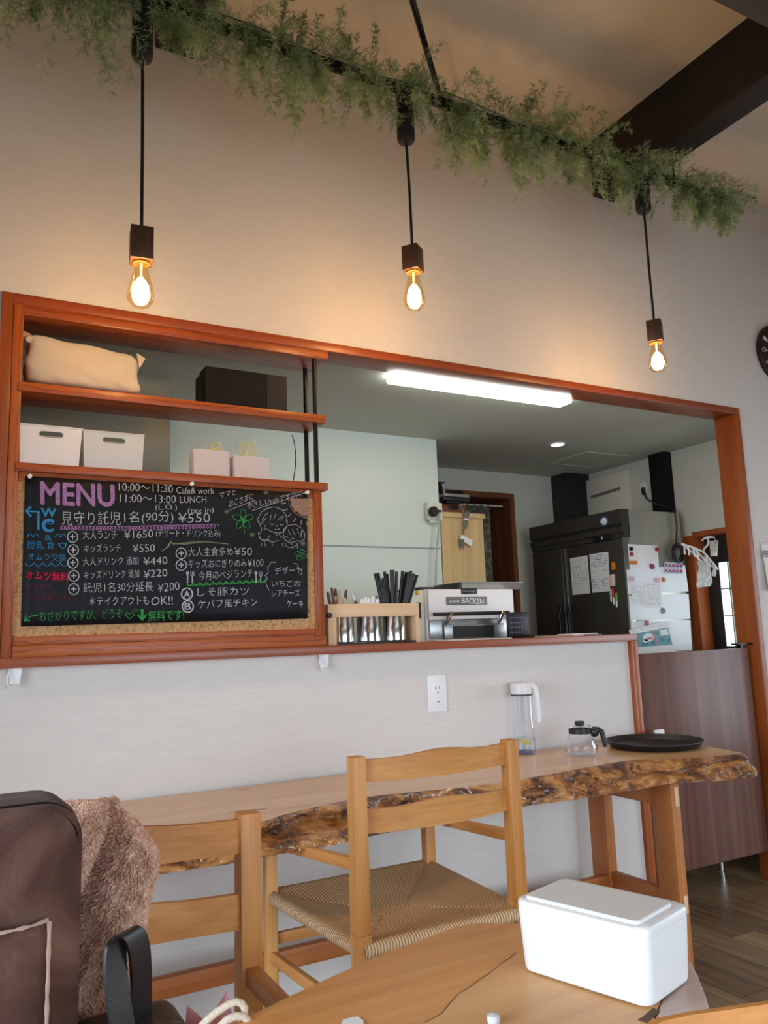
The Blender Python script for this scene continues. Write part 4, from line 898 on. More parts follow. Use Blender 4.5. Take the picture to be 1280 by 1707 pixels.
# whiteboards etc. on the front
XF = FX-.001
def frontq(px): return [onX(x, y, XF) for x, y in px]
def scribble(g, mapf, rows, seed, w_=.0022, u0=.06, u1=.94, fill=.75):
    random.seed(seed)
    for v in rows:
        u = u0
        while u < u1:
            l = random.uniform(.03, .12)
            if random.random() < fill:
                a, b = mapf(u, v+random.uniform(-.004, .004)), mapf(min(u+l, u1), v+random.uniform(-.004, .004))
                n = Vector((0, 0, w_)); g.add([a-n, b-n, b+n, a+n], [(0, 1, 2, 3)])
            u += l+random.uniform(.015, .05)
def board(px, lab, ink, seed, rows, nx):
    q = frontq(px); off = Vector((-.004, 0, 0))
    t = thing('whiteboard', lab, 'whiteboard', q[0], 'whiteboards on the refrigerator door')
    G().prism(q, off).build('panel', M['white'], t)
    mp = lambda u, v: (q[0].lerp(q[1], u)).lerp(q[3].lerp(q[2], u), v)+off*1.15
    g = G(); scribble(g, mp, rows, seed, fill=nx); g.build('handwriting', ink, t)
    return mp, t
board(((955, 992), (983.5, 989), (979, 926), (950.5, 931)), 'narrow whiteboard with faint green notes on the dark refrigerator door', plain('green ink', (120, 190, 180), .6), 5, [.92, .87, .80, .74, .66, .6, .54, .5, .46, .42, .36, .3, .26], .55)
board(((988, 988), (1017, 985.5), (1013.5, 920), (983, 924)), 'narrow whiteboard with blue-black notes, nearer the refrigerator corner', plain('blue ink', (84, 96, 130), .6), 9, [.95, .89, .84, .78, .72, .66, .54, .33, .29, .25, .2, .15, .1], .6)
RXm = Matrix.Rotation(-PI/2, 4, 'Y')
def magnet(c, r, h, mat, lab, axis, group='magnets on the refrigerator'):
    R_ = RXm if axis == 'x' else Matrix.Rotation(PI/2, 4, 'X')
    g = G(); g.lathe([(0, 0), (r, 0), (r, h*.6), (r*.85, h), (0, h)], c, 18, R_); return tag(recenter(g.build('round_magnet', mat, recalc=True)), lab, 'magnet', group)
M['orange'] = plain('orange magnet', (222, 130, 40), .35); M['red'] = plain('red magnet', (170, 34, 44), .4); M['maroon'] = plain('maroon magnet', (140, 36, 84), .35)
magnet(onX(1022.5, 941, XF), .016, .01, M['orange'], 'upper orange magnet on the dark refrigerator door', 'x'); magnet(onX(1023, 946.5, XF), .016, .01, M['orange'], 'lower orange magnet on the dark refrigerator door', 'x')
q = frontq(((1018, 978), (1026, 977), (1025, 957), (1017, 958))); g = G().prism(q, (-.012, 0, 0), .002); tag(recenter(g.build('clip_magnet', plain('pinkish clip', (226, 200, 192), .5))), 'pale pink clip hanging above the pens on the refrigerator door', 'clip')
for i, (pa_, pb_, cc_, lab) in enumerate((((1019, 1004), (1018, 982), (200, 214, 206), 'pale green pen hanging on the refrigerator door'), ((1024, 1009), (1021, 980), (196, 60, 54), 'red-capped pen hanging between two others on the refrigerator door'), ((1028, 1013), (1027, 988), (122, 176, 60), 'bright green pen hanging nearest the refrigerator corner'))):
    a, b = onX(*pa_, FX-.012), onX(*pb_, FX-.012); m_ = a.lerp(b, .45)
    t = thing('marker_pen', lab, 'pen', a, 'pens hanging on the refrigerator')
    G().tube([a, a.lerp(b, .08), m_], [.003, .006, .0065], 10).build('barrel', M['white'], t); G().tube([m_, b.lerp(m_, .05), b], [.0072, .0072, .005], 10).build('cap', plain('pen cap %d' % i, cc_, .4), t)
# side panel: window reflection painted as white sheets, board, papers
YF = FY-.001
def sq(px, y=YF): return [onY(a, b, y) for a, b in px]
M['sheet'] = plain('white steel reflection', (228, 236, 242), .28, spec=.5)  # white of a window reflected in the steel, painted as sheets
for i, (px, lab) in enumerate(((((1047, 990), (1147, 986), (1141, 942), (1044, 950)), 'uppermost of three white sheets painting a window reflection on the refrigerator side'), (((1050, 1033), (1150, 1032), (1147, 990), (1048, 993)), 'middle of three white sheets painting a window reflection on the refrigerator side'), (((1055, 1084), (1153, 1084), (1150, 1034), (1051, 1036)), 'lowest of three white sheets painting a window reflection on the refrigerator side'))):
    g = G().prism(sq(px), (0, -.003, 0)); tag(recenter(g.build('reflection_sheet', M['sheet'])), lab, 'sheet', 'painted reflection sheets on the refrigerator side')
yA = YF-.004
g = G().prism(sq(((1050, 951), (1098, 951), (1095, 910), (1046, 907))), (0, -.004, 0)); tag(recenter(g.build('memo_board', M['white'])), 'small white magnet board near the top of the refrigerator side', 'whiteboard')
yB = yA-.002
magnet(onY(1051, 915, yB), .013, .012, M['black'], 'black magnet at the top left of the small white board', 'y'); magnet(onY(1052, 924, yB), .012, .011, M['red'], 'red magnet under the black one on the small white board', 'y')
magnet(onY(1094, 916, yB), .013, .011, M['red'], 'dark red magnet at the top right of the small white board', 'y'); magnet(onY(1052.5, 938, yB), .013, .011, M['orange'], 'left one of two orange magnets on the small white board', 'y'); magnet(onY(1058.5, 938, yB), .013, .011, M['orange'], 'right one of two orange magnets on the small white board', 'y')
magnet(onY(1086.5, 944.5, yB), .017, .011, M['maroon'], 'big maroon magnet at the lower right of the small white board', 'y'); magnet(onY(1105.5, 966.5, YF-.003), .014, .011, plain('copper magnet', (196, 104, 52), .4), 'single copper-orange magnet beside the printed papers', 'y')
def paper(px, lab, name='printed_sheet', y=None, seed=1, rows=12, ink=(140, 146, 160), mat=None, cat='paper', fill=.8):
    y = y or YF-.0045; q = sq(px, y); t = thing(name, lab, cat, q[0])
    G().prism(q, (0, -.0008, 0)).build('sheet', mat or M['white_matte'], t)
    mp = lambda u, v: (q[0].lerp(q[1], u)).lerp(q[3].lerp(q[2], u), v)+Vector((0, -.0012, 0))
    g = G(); scribble(g, mp, [.1+.8*i/rows for i in range(rows)], seed, .0013, .08, .92, fill)
    if g.v: g.build('print', plain(name+' ink %d' % seed, ink, .7), t)
    return mp, t
paper(((1054, 1009), (1079, 1011), (1078, 968), (1050, 966)), 'left one of two overlapping printed sheets on the refrigerator side', seed=2)
paper(((1076, 1012), (1103, 1012), (1100, 967), (1074, 968)), 'right one of two overlapping printed sheets on the refrigerator side', seed=3, y=YF-.006)
for px, lab in (((1049, 966), 'pink tape at the upper left of the printed sheets'), ((1091, 968), 'pink tape at the upper right of the printed sheets')):
    x, y = px; g = G().prism(sq(((x, y+3), (x+8.5, y+3), (x+8, y-5), (x, y-5)), YF-.0075), (0, -.0006, 0)); tag(recenter(g.build('pink_tape', plain('pink tape', (224, 176, 200), .6))), lab, 'tape', 'pink tape on the refrigerator side')
mp, t = paper(((1107, 956), (1138, 957), (1137, 938), (1107, 937)), 'strip of small colourful cartoon-like picture cards under the coiled black cord', 'picture_card', seed=4, rows=0, mat=plain('pale blue card', (190, 200, 222), .5), cat='card', y=YF-.006)
g = G(); random.seed(8)
for i in range(5):
    for j in range(2):
        c_ = mp(.1+.2*i, .26+.48*j); r_ = .012; g.add([c_+Vector((r_*math.cos(a), 0, r_*math.sin(a)*.9)) for a in [2*PI*k_/10 for k_ in range(10)]], [list(range(10))])
g.build('printed_dots', plain('red card print', (188, 84, 92), .5), t)
g = G()
for i in range(5):
    for j in range(2): c_ = mp(.18+.18*i, .12+.48*j); g.add([c_, c_+Vector((.016, 0, 0)), c_+Vector((.016, 0, .007)), c_+Vector((0, 0, .007))], [(0, 1, 2, 3)])
g.build('printed_bars', plain('blue card print', (62, 84, 140), .5), t)
# calendar sheet with a teal picture
px = ((1062, 1093), (1126, 1089), (1108, 1037), (1047, 1049)); yC = YF-.03
mp, t = paper(((1058, 1094), (1128, 1094), (1112, 1035), (1048, 1050)), 'tilted calendar sheet with a teal picture, low on the refrigerator side', 'calendar_sheet', seed=6, rows=0, cat='calendar', y=yC)
def quad(g, u0, u1, v0, v1, d=0): g.add([mp(u0, v0)+Vector((0, -d, 0)), mp(u1, v0)+Vector((0, -d, 0)), mp(u1, v1)+Vector((0, -d, 0)), mp(u0, v1)+Vector((0, -d, 0))], [(0, 1, 2, 3)])
g = G(); quad(g, .03, .97, .33, .82); g.build('picture', plain('teal picture', (96, 158, 170), .5), t)
g = G()
for u, v, ru, rv in ((.12, .68, .06, .08), (.75, .5, .07, .07), (.9, .46, .05, .05), (.3, .42, .09, .05), (.5, .45, .05, .07), (.63, .72, .05, .05)):
    c_ = [mp(u+ru*math.cos(a), v+rv*math.sin(a))+Vector((0, -.0006, 0)) for a in [2*PI*k_/12 for k_ in range(12)]]; g.add(c_, [list(range(12))])
g.build('picture_leaves', plain('teal leaves', (60, 124, 140), .5), t)
g = G()
for u, v, ru, rv in ((.42, .62, .13, .14), (.33, .52, .06, .06)):
    c_ = [mp(u+ru*math.cos(a), v+rv*math.sin(a))+Vector((0, -.0010, 0)) for a in [2*PI*k_/14 for k_ in range(14)]]; g.add(c_, [list(range(14))])
quad(g, .74, .94, .62, .79, .001); g.build('picture_whites', M['white_matte'], t)
g = G(); quad(g, .38, .52, .55, .63, .0014); quad(g, .05, .12, .36, .5, .001); quad(g, .56, .6, .36, .8, .001); g.build('picture_reds', plain('coral print', (206, 120, 116), .5), t)
g = G(); scribble(g, lambda u, v: mp(u, v), [.93], 4, .001, .08, .9, .9); g.build('print', plain('grey print', (150, 152, 160), .6), t)
p = onY(1077, 1039, yC-.004); g = G(); g.box(p.x-.016, p.x+.012, yC-.018, yC-.002, p.z-.012, p.z+.016, .004); tag(recenter(g.build('calendar_clip', plain('dusky pink clip', (176, 110, 124), .5))), 'dusky pink clip holding the tilted calendar sheet', 'clip')
p = onY(1105, 1018, YF-.004); g = G(); g.prism([p+Vector((.016*math.cos(a), 0, .017*math.sin(a)*(1+.25*math.cos(3*a)))) for a in [2*PI*k_/12 for k_ in range(12)]], (0, -.008, 0)); tag(recenter(g.build('green_magnet', plain('grey green magnet', (96, 120, 112), .5))), 'grey-green shaped magnet between the white reflection sheets', 'magnet')
# cord coil and plug cord
pc = onY(1129, 922, FY-.03); g = G(); pts = []
for i in range(97): a = 2*PI*i/20; r_ = .044+.010*math.sin(a*.43); pts.append(pc+Vector((r_*.95*math.cos(a), -.004*math.cos(a*.3)-.008*(i/97), r_*1.15*math.sin(a))))
fr_ = [o for o in bpy.data.objects if o.name == 'refrigerator'][0]
t = G().tube(pts, .006, 8).build('power_cord', M['black'], fr_, label='coiled black power cord')
XV = XR-.005
pts = [onX(1073, 820, XV), onX(1077, 830, XV), onX(1085, 836, XV), onX(1092, 839, XV-.02)]
G().tube([onX(1072, 813, XV-.01), onX(1073, 824, XV-.012)], .016, 12).build('plug', M['black'], t)
G().tube([onX(1073, 822, XV-.012), onX(1078, 832, XV-.02), onX(1088, 838, XV-.12), onX(1100, 842, XV-.2), onY(1118, 847, FY+.05), onY(1125, 855, FY-.02), onY(1128, 880, FY-.02), onY(1127, 902, FY-.02), pc+Vector((.0, 0, .045))], .006, 8).build('lead', M['black'], t)
g = G(); p0 = onX(1071, 811, XR); g.box(XR-.01, XR+.002, p0.y-.045, p0.y+.02, p0.z-.055, p0.z+.03, .003); tag(recenter(g.build('wall_outlet', M['white'])), 'white wall outlet above the refrigerator holding the black plug', 'outlet')
# vent panel on the right wall, posts
ps = [onX(*q_, XR) for q_ in ((977, 800), (1052, 783), (1053, 852), (985, 858))]
ya, yb_ = min(p.y for p in ps), max(p.y for p in ps)
t = thing('wall_unit', 'ivory panel unit with a dark slot high on the kitchen wall above the refrigerator', 'air unit', (XR, (ya+yb_)/2, 1.95))
G().box(XR-.035, XR, ya, yb_, 1.95, 2.285, .006).build('panel', M['ivory'], t)
s0, s1_ = onX(985, 829, XR-.036), onX(1034, 814, XR-.036); g = G(); g.hexa([(XR-.037, s1_.y, s1_.z-.012), (XR-.037, s0.y, s0.z-.012), (XR-.03, s0.y, s0.z-.012), (XR-.03, s1_.y, s1_.z-.012), (XR-.037, s1_.y, s1_.z+.012), (XR-.037, s0.y, s0.z+.012), (XR-.03, s0.y, s0.z+.012), (XR-.03, s1_.y, s1_.z+.012)]); g.build('slot', plain('grey slot', (122, 120, 112), .6), t, label='dark grey slot')
G().tube([onX(1055, 822, XR-.012), onX(1040, 835, XR-.012), onX(1028, 846, XR-.012), onX(1015, 852, XR-.02)], .004, 6).build('cord', M['ivory'], t)
g = G(); y0_, y1_ = onX(1118, 757, XR).y, onX(1086, 760, XR).y; g.box(XR-.07, XR, y0_+.0, y1_-.03, FLOOR, KZ, .003); struct(g.build('pillar_1', M['black_matte']))
g = G(); x0_ = onY(918, 799, KY).x; g.box(x0_, XR, KY-.17, KY, FLOOR, KZ, .003); struct(g.build('pillar_2', plain('dark post', (34, 32, 38), .6)))
# ceiling lights and hatch of the kitchen
q = [onZ(*p, KZ-.035) for p in ((648, 640), (946, 677), (645, 626), (949, 664))]
xa_, xb_, y0_, y1_ = 1.735, 2.768, 2.985, 3.085
t = thing('strip_light', 'long lit white strip light on the kitchen ceiling just behind the opening', 'ceiling light', (2.25, 3.03, KZ))
G().box(xa_+.01, xb_-.01, y0_+.012, y1_-.012, KZ-.012, KZ, .003).build('housing', M['white'], t)
G().box(xa_, xb_, y0_, y1_, KZ-.034, KZ-.012, .010, 4).build('diffuser', M['led'], t)
p = onZ(929, 740, KZ); t = thing('downlight', 'small round lit downlight in the kitchen ceiling', 'ceiling light', p)
G().lathe([(0, -.006), (.042, -.006), (.042, -.001), (0, -.001)], p, 24).build('diffuser', M['downlight'], t); G().lathe([(.042, -.008), (.054, -.006), (.056, 0), (.042, 0)], p, 24).build('ring', M['white'], t)
q = [onZ(*p, KZ-.003) for p in ((918, 772), (978, 753), (1050, 760), (990, 777))]
x0_, x1_, y0_, y1_ = 3.732, 4.116, 3.92, 4.28
t = thing('ceiling_hatch', 'square access hatch outlined in the kitchen ceiling', 'hatch', ((x0_+x1_)/2, 4.1, KZ))
G().box(x0_, x1_, y0_, y1_, KZ-.004, KZ, 0).build('lid', M['kceil'], t)
g = G()
for a in ((x0_-.008, x0_, y0_-.008, y1_+.008), (x1_, x1_+.008, y0_-.008, y1_+.008), (x0_, x1_, y0_-.008, y0_), (x0_, x1_, y1_, y1_+.008)): g.box(*a, KZ-.007, KZ)
g.build('frame', plain('hatch frame', (188, 188, 176), .7), t)
# laundry hanger with bag, remote tag
yh = 3.25
t = thing('laundry_hanger', 'white plastic clip hanger hanging tilted in the kitchen doorway', 'hanger', onY(1175, 925, yh))
hp = lambda x, y, d=0: onY(x, y, yh+d)
G().tube([hp(1170, 901), hp(1174, 897), hp(1180, 895.5), hp(1186, 895), hp(1191, 896)], [.004, .006, .007, .006, .003], 8).tube([hp(1179, 896), hp(1181, 903), hp(1179, 909)], .006, 8).tube([hp(1179, 909), hp(1174, 914), hp(1172, 919)], .0055, 8).build('hook', M['white'], t)
g = G(); a, b, c_, d_ = hp(1137, 907, .0), hp(1172, 920, -.06), hp(1196, 949, .0), hp(1168, 935, .10)
for s_, e_ in ((a, b), (b, c_), (c_, d_), (d_, a), (a.lerp(d_, .5), b.lerp(c_, .5)), (a.lerp(b, .5), d_.lerp(c_, .5))): g.tube([s_, s_.lerp(e_, .5)+Vector((0, 0, .004)), e_], .0065, 8)
g.build('frame', M['white'], t)
random.seed(11)
for i in range(12):
    f = i/12; e_ = [(a, b), (d_, c_), (b, c_)][i % 3]; s_ = e_[0].lerp(e_[1], .08+.84*f); ln = .05+.015*random.random(); sx_ = random.uniform(-.012, .012)
    G().tube([s_, s_+Vector((sx_, 0, -ln*.5)), s_+Vector((sx_*1.5-.004, 0, -ln))], [.003, .005, .004], 6).tube([s_+Vector((sx_, 0, -ln*.5)), s_+Vector((sx_*1.5+.006, 0, -ln))], .0035, 6).build('clip', M['white'], t)
q = [hp(1162, 980, -.03), hp(1186, 977, -.03), hp(1184, 937, -.03), hp(1163, 935, -.03)]
g = G(); 
def bagf(u, v, s_=1):
    p = q[0].lerp(q[1], u).lerp(q[3].lerp(q[2], u), v); return p+Vector((0, s_*.014*math.sin(PI*u)*math.sin(PI*min(v*1.2, 1))+.005*math.sin(u*9+v*7)+.004*math.sin(v*15-u*11), .003*math.sin(u*15)*(v > .9)))
g.grid(lambda u, v: bagf(u, v), 14, 14); g.grid(lambda u, v: bagf(u, v, -1), 14, 14); tag(recenter(g.build('clear_bag', frosted('shiny clear bag', (246, 249, 252), .85, .08, .3))), 'crinkled clear plastic bag clipped to the white hanger', 'bag')
q = [onY(*p, yh+.02) for p in ((1188, 927), (1196, 926.5), (1197.5, 900.5), (1186, 901.5))]
t = thing('remote_control', 'small white remote hanging right of the white hanger hook', 'remote', q[0]); G().prism(q, (0, .018, 0), .003).build('case', M['ivory'], t)
mp2 = lambda u, v: (q[0].lerp(q[1], u)).lerp(q[3].lerp(q[2], u), v)+Vector((0, -.0008, 0))
g = G()
for u, v in ((.3, .35), (.6, .35), (.3, .5), (.6, .5), (.3, .65), (.6, .65)): c_ = mp2(u, v); g.box(c_.x-.004, c_.x+.004, c_.y-.001, c_.y+.001, c_.z-.002, c_.z+.002)
c_ = mp2(.55, .84); g.box(c_.x-.012, c_.x+.01, c_.y-.001, c_.y+.001, c_.z-.004, c_.z+.004); g.build('buttons', plain('grey buttons', (130, 134, 128), .5), t)
G().tube([mp2(.5, 1.0), mp2(.5, 1.12)], .002, 6).build('loop', M['white'], t)
# wall clock and calendar at the right
pcx = 4.098+.178; zc_ = 2.735
t = thing('wall_clock', 'round dark brown wall clock cut by the right edge of the view', 'clock', (pcx, YW, zc_-.18))
RC = Matrix.Rotation(PI/2, 4, 'X')
G().lathe([(0, 0), (.178, 0), (.178, .018), (.17, .026), (0, .026)], (pcx, YW, zc_), 64, RC).build('face', plain('dark brown face', (44, 22, 20), .35), t)
g = G(); yk = YW-.0268
def radial(ang, prims):
    ca, sa = math.cos(ang), math.sin(ang)
    for a, b in prims:
        A_ = Vector((pcx+a[0]*ca-a[1]*sa, yk, zc_+a[0]*sa+a[1]*ca)); B_ = Vector((pcx+b[0]*ca-b[1]*sa, yk, zc_+b[0]*sa+b[1]*ca)); g.tube([A_, B_], .0016, 6)
for h in range(12):
    an = h*PI/6
    if h % 3 == 0: pr = [((.158+.0*i, .0), (.1, 0)) for i in range(1)]+[((.158, .012*math.cos(a)), (.158, .0)) for a in (0,)]; pts = [(.142+.016*math.cos(a), .011*math.sin(a)) for a in [2*PI*i/12 for i in range(13)]]; pr = [(pts[i], pts[i+1]) for i in range(12)]+[((.126, 0), (.09, 0))]
    elif h % 3 == 2: pr = [((.158, s_), (.128, s_)) for s_ in (-.009, -.003, .003, .009)]+[((.128, -.009), (.128, .009)), ((.128, 0), (.09, 0))]
    else: pr = [((.158, -.006), (.12, -.006)), ((.158, -.006), (.15, .006)), ((.15, .006), (.12, .004)), ((.12, 0), (.09, 0))]
    radial(an, pr)
g.build('markings', M['white'], t, label='white cutlery-shaped hour marks')
g = G(); g.tube([(pcx, yk-.004, zc_), (pcx+.06, yk-.004, zc_+.05)], .003, 6).tube([(pcx, yk-.006, zc_), (pcx+.02, yk-.006, zc_+.12)], .002, 6); g.build('hands', M['white'], t)
ps = [onY(x, y, 2.85) for x, y in ((1273, 1015), (1269, 903))]
xl = ps[1].x
t = thing('wall_calendar', 'white wall calendar cut by the right edge of the view', 'calendar', (xl+.15, 2.85, 1.25))
ct, cb = onY(1269, 903, 2.85).z, onY(1275, 985, 2.85).z
g = G(); g.grid(lambda u, v: Vector((xl+.32*u, 2.856-.028*max(0, 1-u*3)*(1-v)**1.5*0-.02*(1-v), cb+(ct-cb)*v+.0)), 8, 8); g.build('sheet', M['white_matte'], t, solid=.001)
g = G(); yk = 2.8545; pl2 = lambda x, y: onY(x, y, yk-.012); A_ = onY(1272, 928, yk-.012); vs, fs = text_raw('FEB', .02); g.add([A_+Vector((v[0]*.048, 0, v[1]*.05)) for v in vs], [list(f) for f in fs]); g.build('heading', M['black'], t)

# ------------------------------------------------------------------ live-edge wall table
ZT = .647
def bark_mat():
    mt, nt, N, L, P = newmat('live edge bark'); tc = N.new('ShaderNodeTexCoord')
    mp = N.new('ShaderNodeMapping'); mp.inputs['Scale'].default_value = (9, 9, 26); L.new(tc.outputs['Object'], mp.inputs[0])
    n = N.new('ShaderNodeTexNoise'); n.inputs['Scale'].default_value = 1; n.inputs['Detail'].default_value = 8; n.inputs['Distortion'].default_value = 1.6; n.inputs['Roughness'].default_value = .62; L.new(mp.outputs[0], n.inputs['Vector'])
    n2 = N.new('ShaderNodeTexNoise'); n2.inputs['Scale'].default_value = 6; n2.inputs['Detail'].default_value = 3; L.new(tc.outputs['Object'], n2.inputs['Vector'])
    a = N.new('ShaderNodeMath'); a.operation = 'MULTIPLY_ADD'; a.inputs[1].default_value = .42; L.new(n2.outputs['Fac'], a.inputs[0])
    b_ = N.new('ShaderNodeMath'); b_.operation = 'MULTIPLY'; b_.inputs[1].default_value = .62; L.new(n.outputs['Fac'], b_.inputs[0]); L.new(b_.outputs[0], a.inputs[2])
    r = ramp(N, [(.36, srgb(30, 18, 12)), (.45, srgb(80, 46, 24)), (.51, srgb(146, 88, 40)), (.57, srgb(192, 132, 68)), (.66, srgb(212, 166, 112))]); L.new(a.outputs[0], r.inputs['Fac']); L.new(r.outputs[0], P.inputs['Base Color'])
    P.inputs['Roughness'].default_value = .22; P.inputs['Coat Weight'].default_value = .6; P.inputs['Coat Roughness'].default_value = .12
    b = N.new('ShaderNodeBump'); b.inputs['Strength'].default_value = 1; b.inputs['Distance'].default_value = .022; L.new(n.outputs['Fac'], b.inputs['Height']); L.new(b.outputs[0], P.inputs['Normal']); return mt
from mathutils import noise as MN
topF = [(-.35, 2.33), (.1, 2.36), (.35, 2.35), (.545, 2.335), (.70, 2.30), (.823, 2.262), (.9, 2.312), (.9765, 2.338), (1.07, 2.37), (1.16, 2.395), (1.284, 2.386), (1.425, 2.362), (1.565, 2.332), (1.70, 2.318), (1.78, 2.324), (1.9445, 2.343), (2.06, 2.36), (2.173, 2.371), (2.30, 2.383), (2.393, 2.386), (2.44, 2.35), (2.468, 2.325), (2.55, 2.285), (2.646, 2.25), (2.74, 2.232), (2.80, 2.222), (2.83, 2.232)]
botF = [(-.35, 2.22), (.1, 2.24), (.5, 2.20), (.78, 2.195), (.85, 2.19), (1.05, 2.20), (1.3, 2.24), (1.745, 2.28), (1.9, 2.262), (2.1, 2.25), (2.25, 2.255), (2.44, 2.248), (2.62, 2.20), (2.785, 2.155), (2.82, 2.17)]
def interp(tab, x):
    if x <= tab[0][0]: return tab[0][1]
    for (a, b), (c_, d) in zip(tab, tab[1:]):
        if x <= c_: return b+(d-b)*(x-a)/(c_-a)
    return tab[-1][1]
ZB = .568
t = thing('live_edge_table', 'long honey-coloured slab table with a gnarled live edge against the white wall', 'table', (1.3, 2.5, FLOOR))
Nx = 420; XL, XE = -.35, 2.825
xs = [XL+(XE-XL)*i/Nx for i in range(Nx+1)]
n = len(xs)
# right end runs obliquely to the wall
fr = Vector((XE, interp(topF, XE), ZT)); bk_ = Vector((2.905, 2.52, ZT)); bk2 = Vector((2.80, 2.845, ZT))
g = G(); xs2 = xs
vs = [Vector((x, interp(topF, x)+.004*MN.noise(Vector((x*9, 0, 0))), ZT)) for x in xs2]; vb = []
for x in xs2:
    u = (x-XL)/(XE-XL); xb_ = XL+(2.80-XL)*u; vb.append(Vector((xb_, 2.848, ZT)))
g.add(vs+vb, [(i, i+1, n+i+1, n+i) for i in range(n-1)]); g.add([vs[-1], bk_, bk2], [(0, 1, 2)])
g.add([v-Vector((0, 0, ZT-ZB)) for v in vb]+[Vector((x, interp(botF, x)+.02, ZB)) for x in xs2], [(i, i+1, n+i+1, n+i) for i in range(n-1)])
g.add([vs[-1], bk_, bk2, fr-Vector((0, -.0, ZT-ZB)), bk_-Vector((0, 0, ZT-ZB)), bk2-Vector((0, 0, ZT-ZB))], [(0, 3, 4, 1), (1, 4, 5, 2), (3, 5, 4)])
g.add([vs[0], vb[0], vb[0]-Vector((0, 0, ZT-ZB)), vs[0]-Vector((0, 0, ZT-ZB))], [(0, 1, 2, 3)])
g.build('tabletop', M['slab'], t)
NV = 22; g = G()
# front path: along the front edge, then round the right end
path = [(x, interp(topF, x)+.004*MN.noise(Vector((x*9, 0, 0))), interp(botF, x), x) for x in xs2]
def bark(u, v):
    k_ = u*Nx; i = min(int(k_), Nx-1); f = k_-i
    x = path[i][0]*(1-f)+path[i+1][0]*f; yt = path[i][1]*(1-f)+path[i+1][1]*f; yb2 = path[i][2]*(1-f)+path[i+1][2]*f
    z = ZT-(ZT-ZB)*v
    z += .010*MN.noise(Vector((x*4, 3, 0)))*v
    y = yt+(yb2-yt)*(v**.8)
    env = math.sin(PI*min(1, v*1.0))**.6
    d_ = .016*MN.noise(Vector((x*7, z*22, 1)))+.012*MN.noise(Vector((x*19, z*40, 5)))+.009*MN.noise(Vector((x*60, z*50, 9)))+.006*MN.noise(Vector((x*110+z*30, z*60, 4)))
    cav = 0
    for cx_, w_, cz_, dp in ((.80, .10, .61, .06), (1.0, .09, .615, .09), (1.12, .07, .60, .085), (1.3, .08, .615, .05), (2.44, .05, .61, .03), (1.55, .06, .60, .02)):
        cav += dp*math.exp(-((x-cx_)/w_)**2-((z-cz_)/.02)**2)
    return Vector((x+.004*MN.noise(Vector((x*30, z*40, 2))), y-d_*env*1.2+cav*env-.006*env, z))
g.grid(bark, 760, NV)
def endbark(u, v):
    A_, B_ = bark(1, v), bk_-Vector((0, 0, (ZT-ZB)*v)); p = A_.lerp(B_, u)
    e_ = math.sin(PI*u)*math.sin(PI*v); return p+Vector((.02*e_*(1+.6*MN.noise(Vector((u*6, v*5, 3)))), 0, 0))
g.grid(endbark, 40, NV)
g.build('live_edge', bark_mat(), t, weld=True, label='gnarled brown live edge')
# cracks in the top
g = G()
for pts, wd in (([(395, 1352), (402, 1351), (408, 1354), (420, 1350), (436, 1349), (446, 1347)], .004), ([(398, 1356), (405, 1352)], .005), ([(396, 1316), (413, 1315)], .003), ([(442, 1341), (462, 1341)], .002), ([(470, 1347), (520, 1343)], .0012), ([(380, 1356), (395, 1352)], .0015)):
    stroke(g, pts, wd*1.0, plane=lambda x, y: onZ(x, y, ZT+.0008))
g.build('crack', plain('dark crack', (36, 22, 16), .8), t, label='dark cracks in the tabletop')
lx0, lx1 = 2.475, 2.52
for dx in (0, -2.2):
    G().box(lx0+dx, lx1+dx, 2.29, 2.392, FLOOR, ZB-.004, .003).build('leg', M['trestle_z'], t)
    G().box(lx0+dx, lx1+dx, 2.655, 2.757, FLOOR, ZB-.004, .003).build('leg', M['trestle_z'], t)
    G().box(lx0+dx+.008, lx1+dx-.004, 2.39, 2.657, .468, ZB-.002, .002).build('upper_rail', M['trestle_y'], t)
    G().box(lx0+dx+.008, lx1+dx-.004, 2.39, 2.657, .085, .157, .002).build('lower_rail', M['trestle_y'], t)
    if not dx:
        G().box(lx0+.018, lx1-.008, 2.2875, 2.30, .472, .545, .001).build('tenon', M['pine_z'], t, label='pale tenon end'); G().box(lx0+.018, lx1-.008, 2.2875, 2.30, .088, .15, .001).build('tenon', M['pine_z'], t, label='pale tenon end')
G().box(.30, 2.476, 2.655, 2.69, .084, .145, .003).build('stretcher', M['trestle_x'], t)

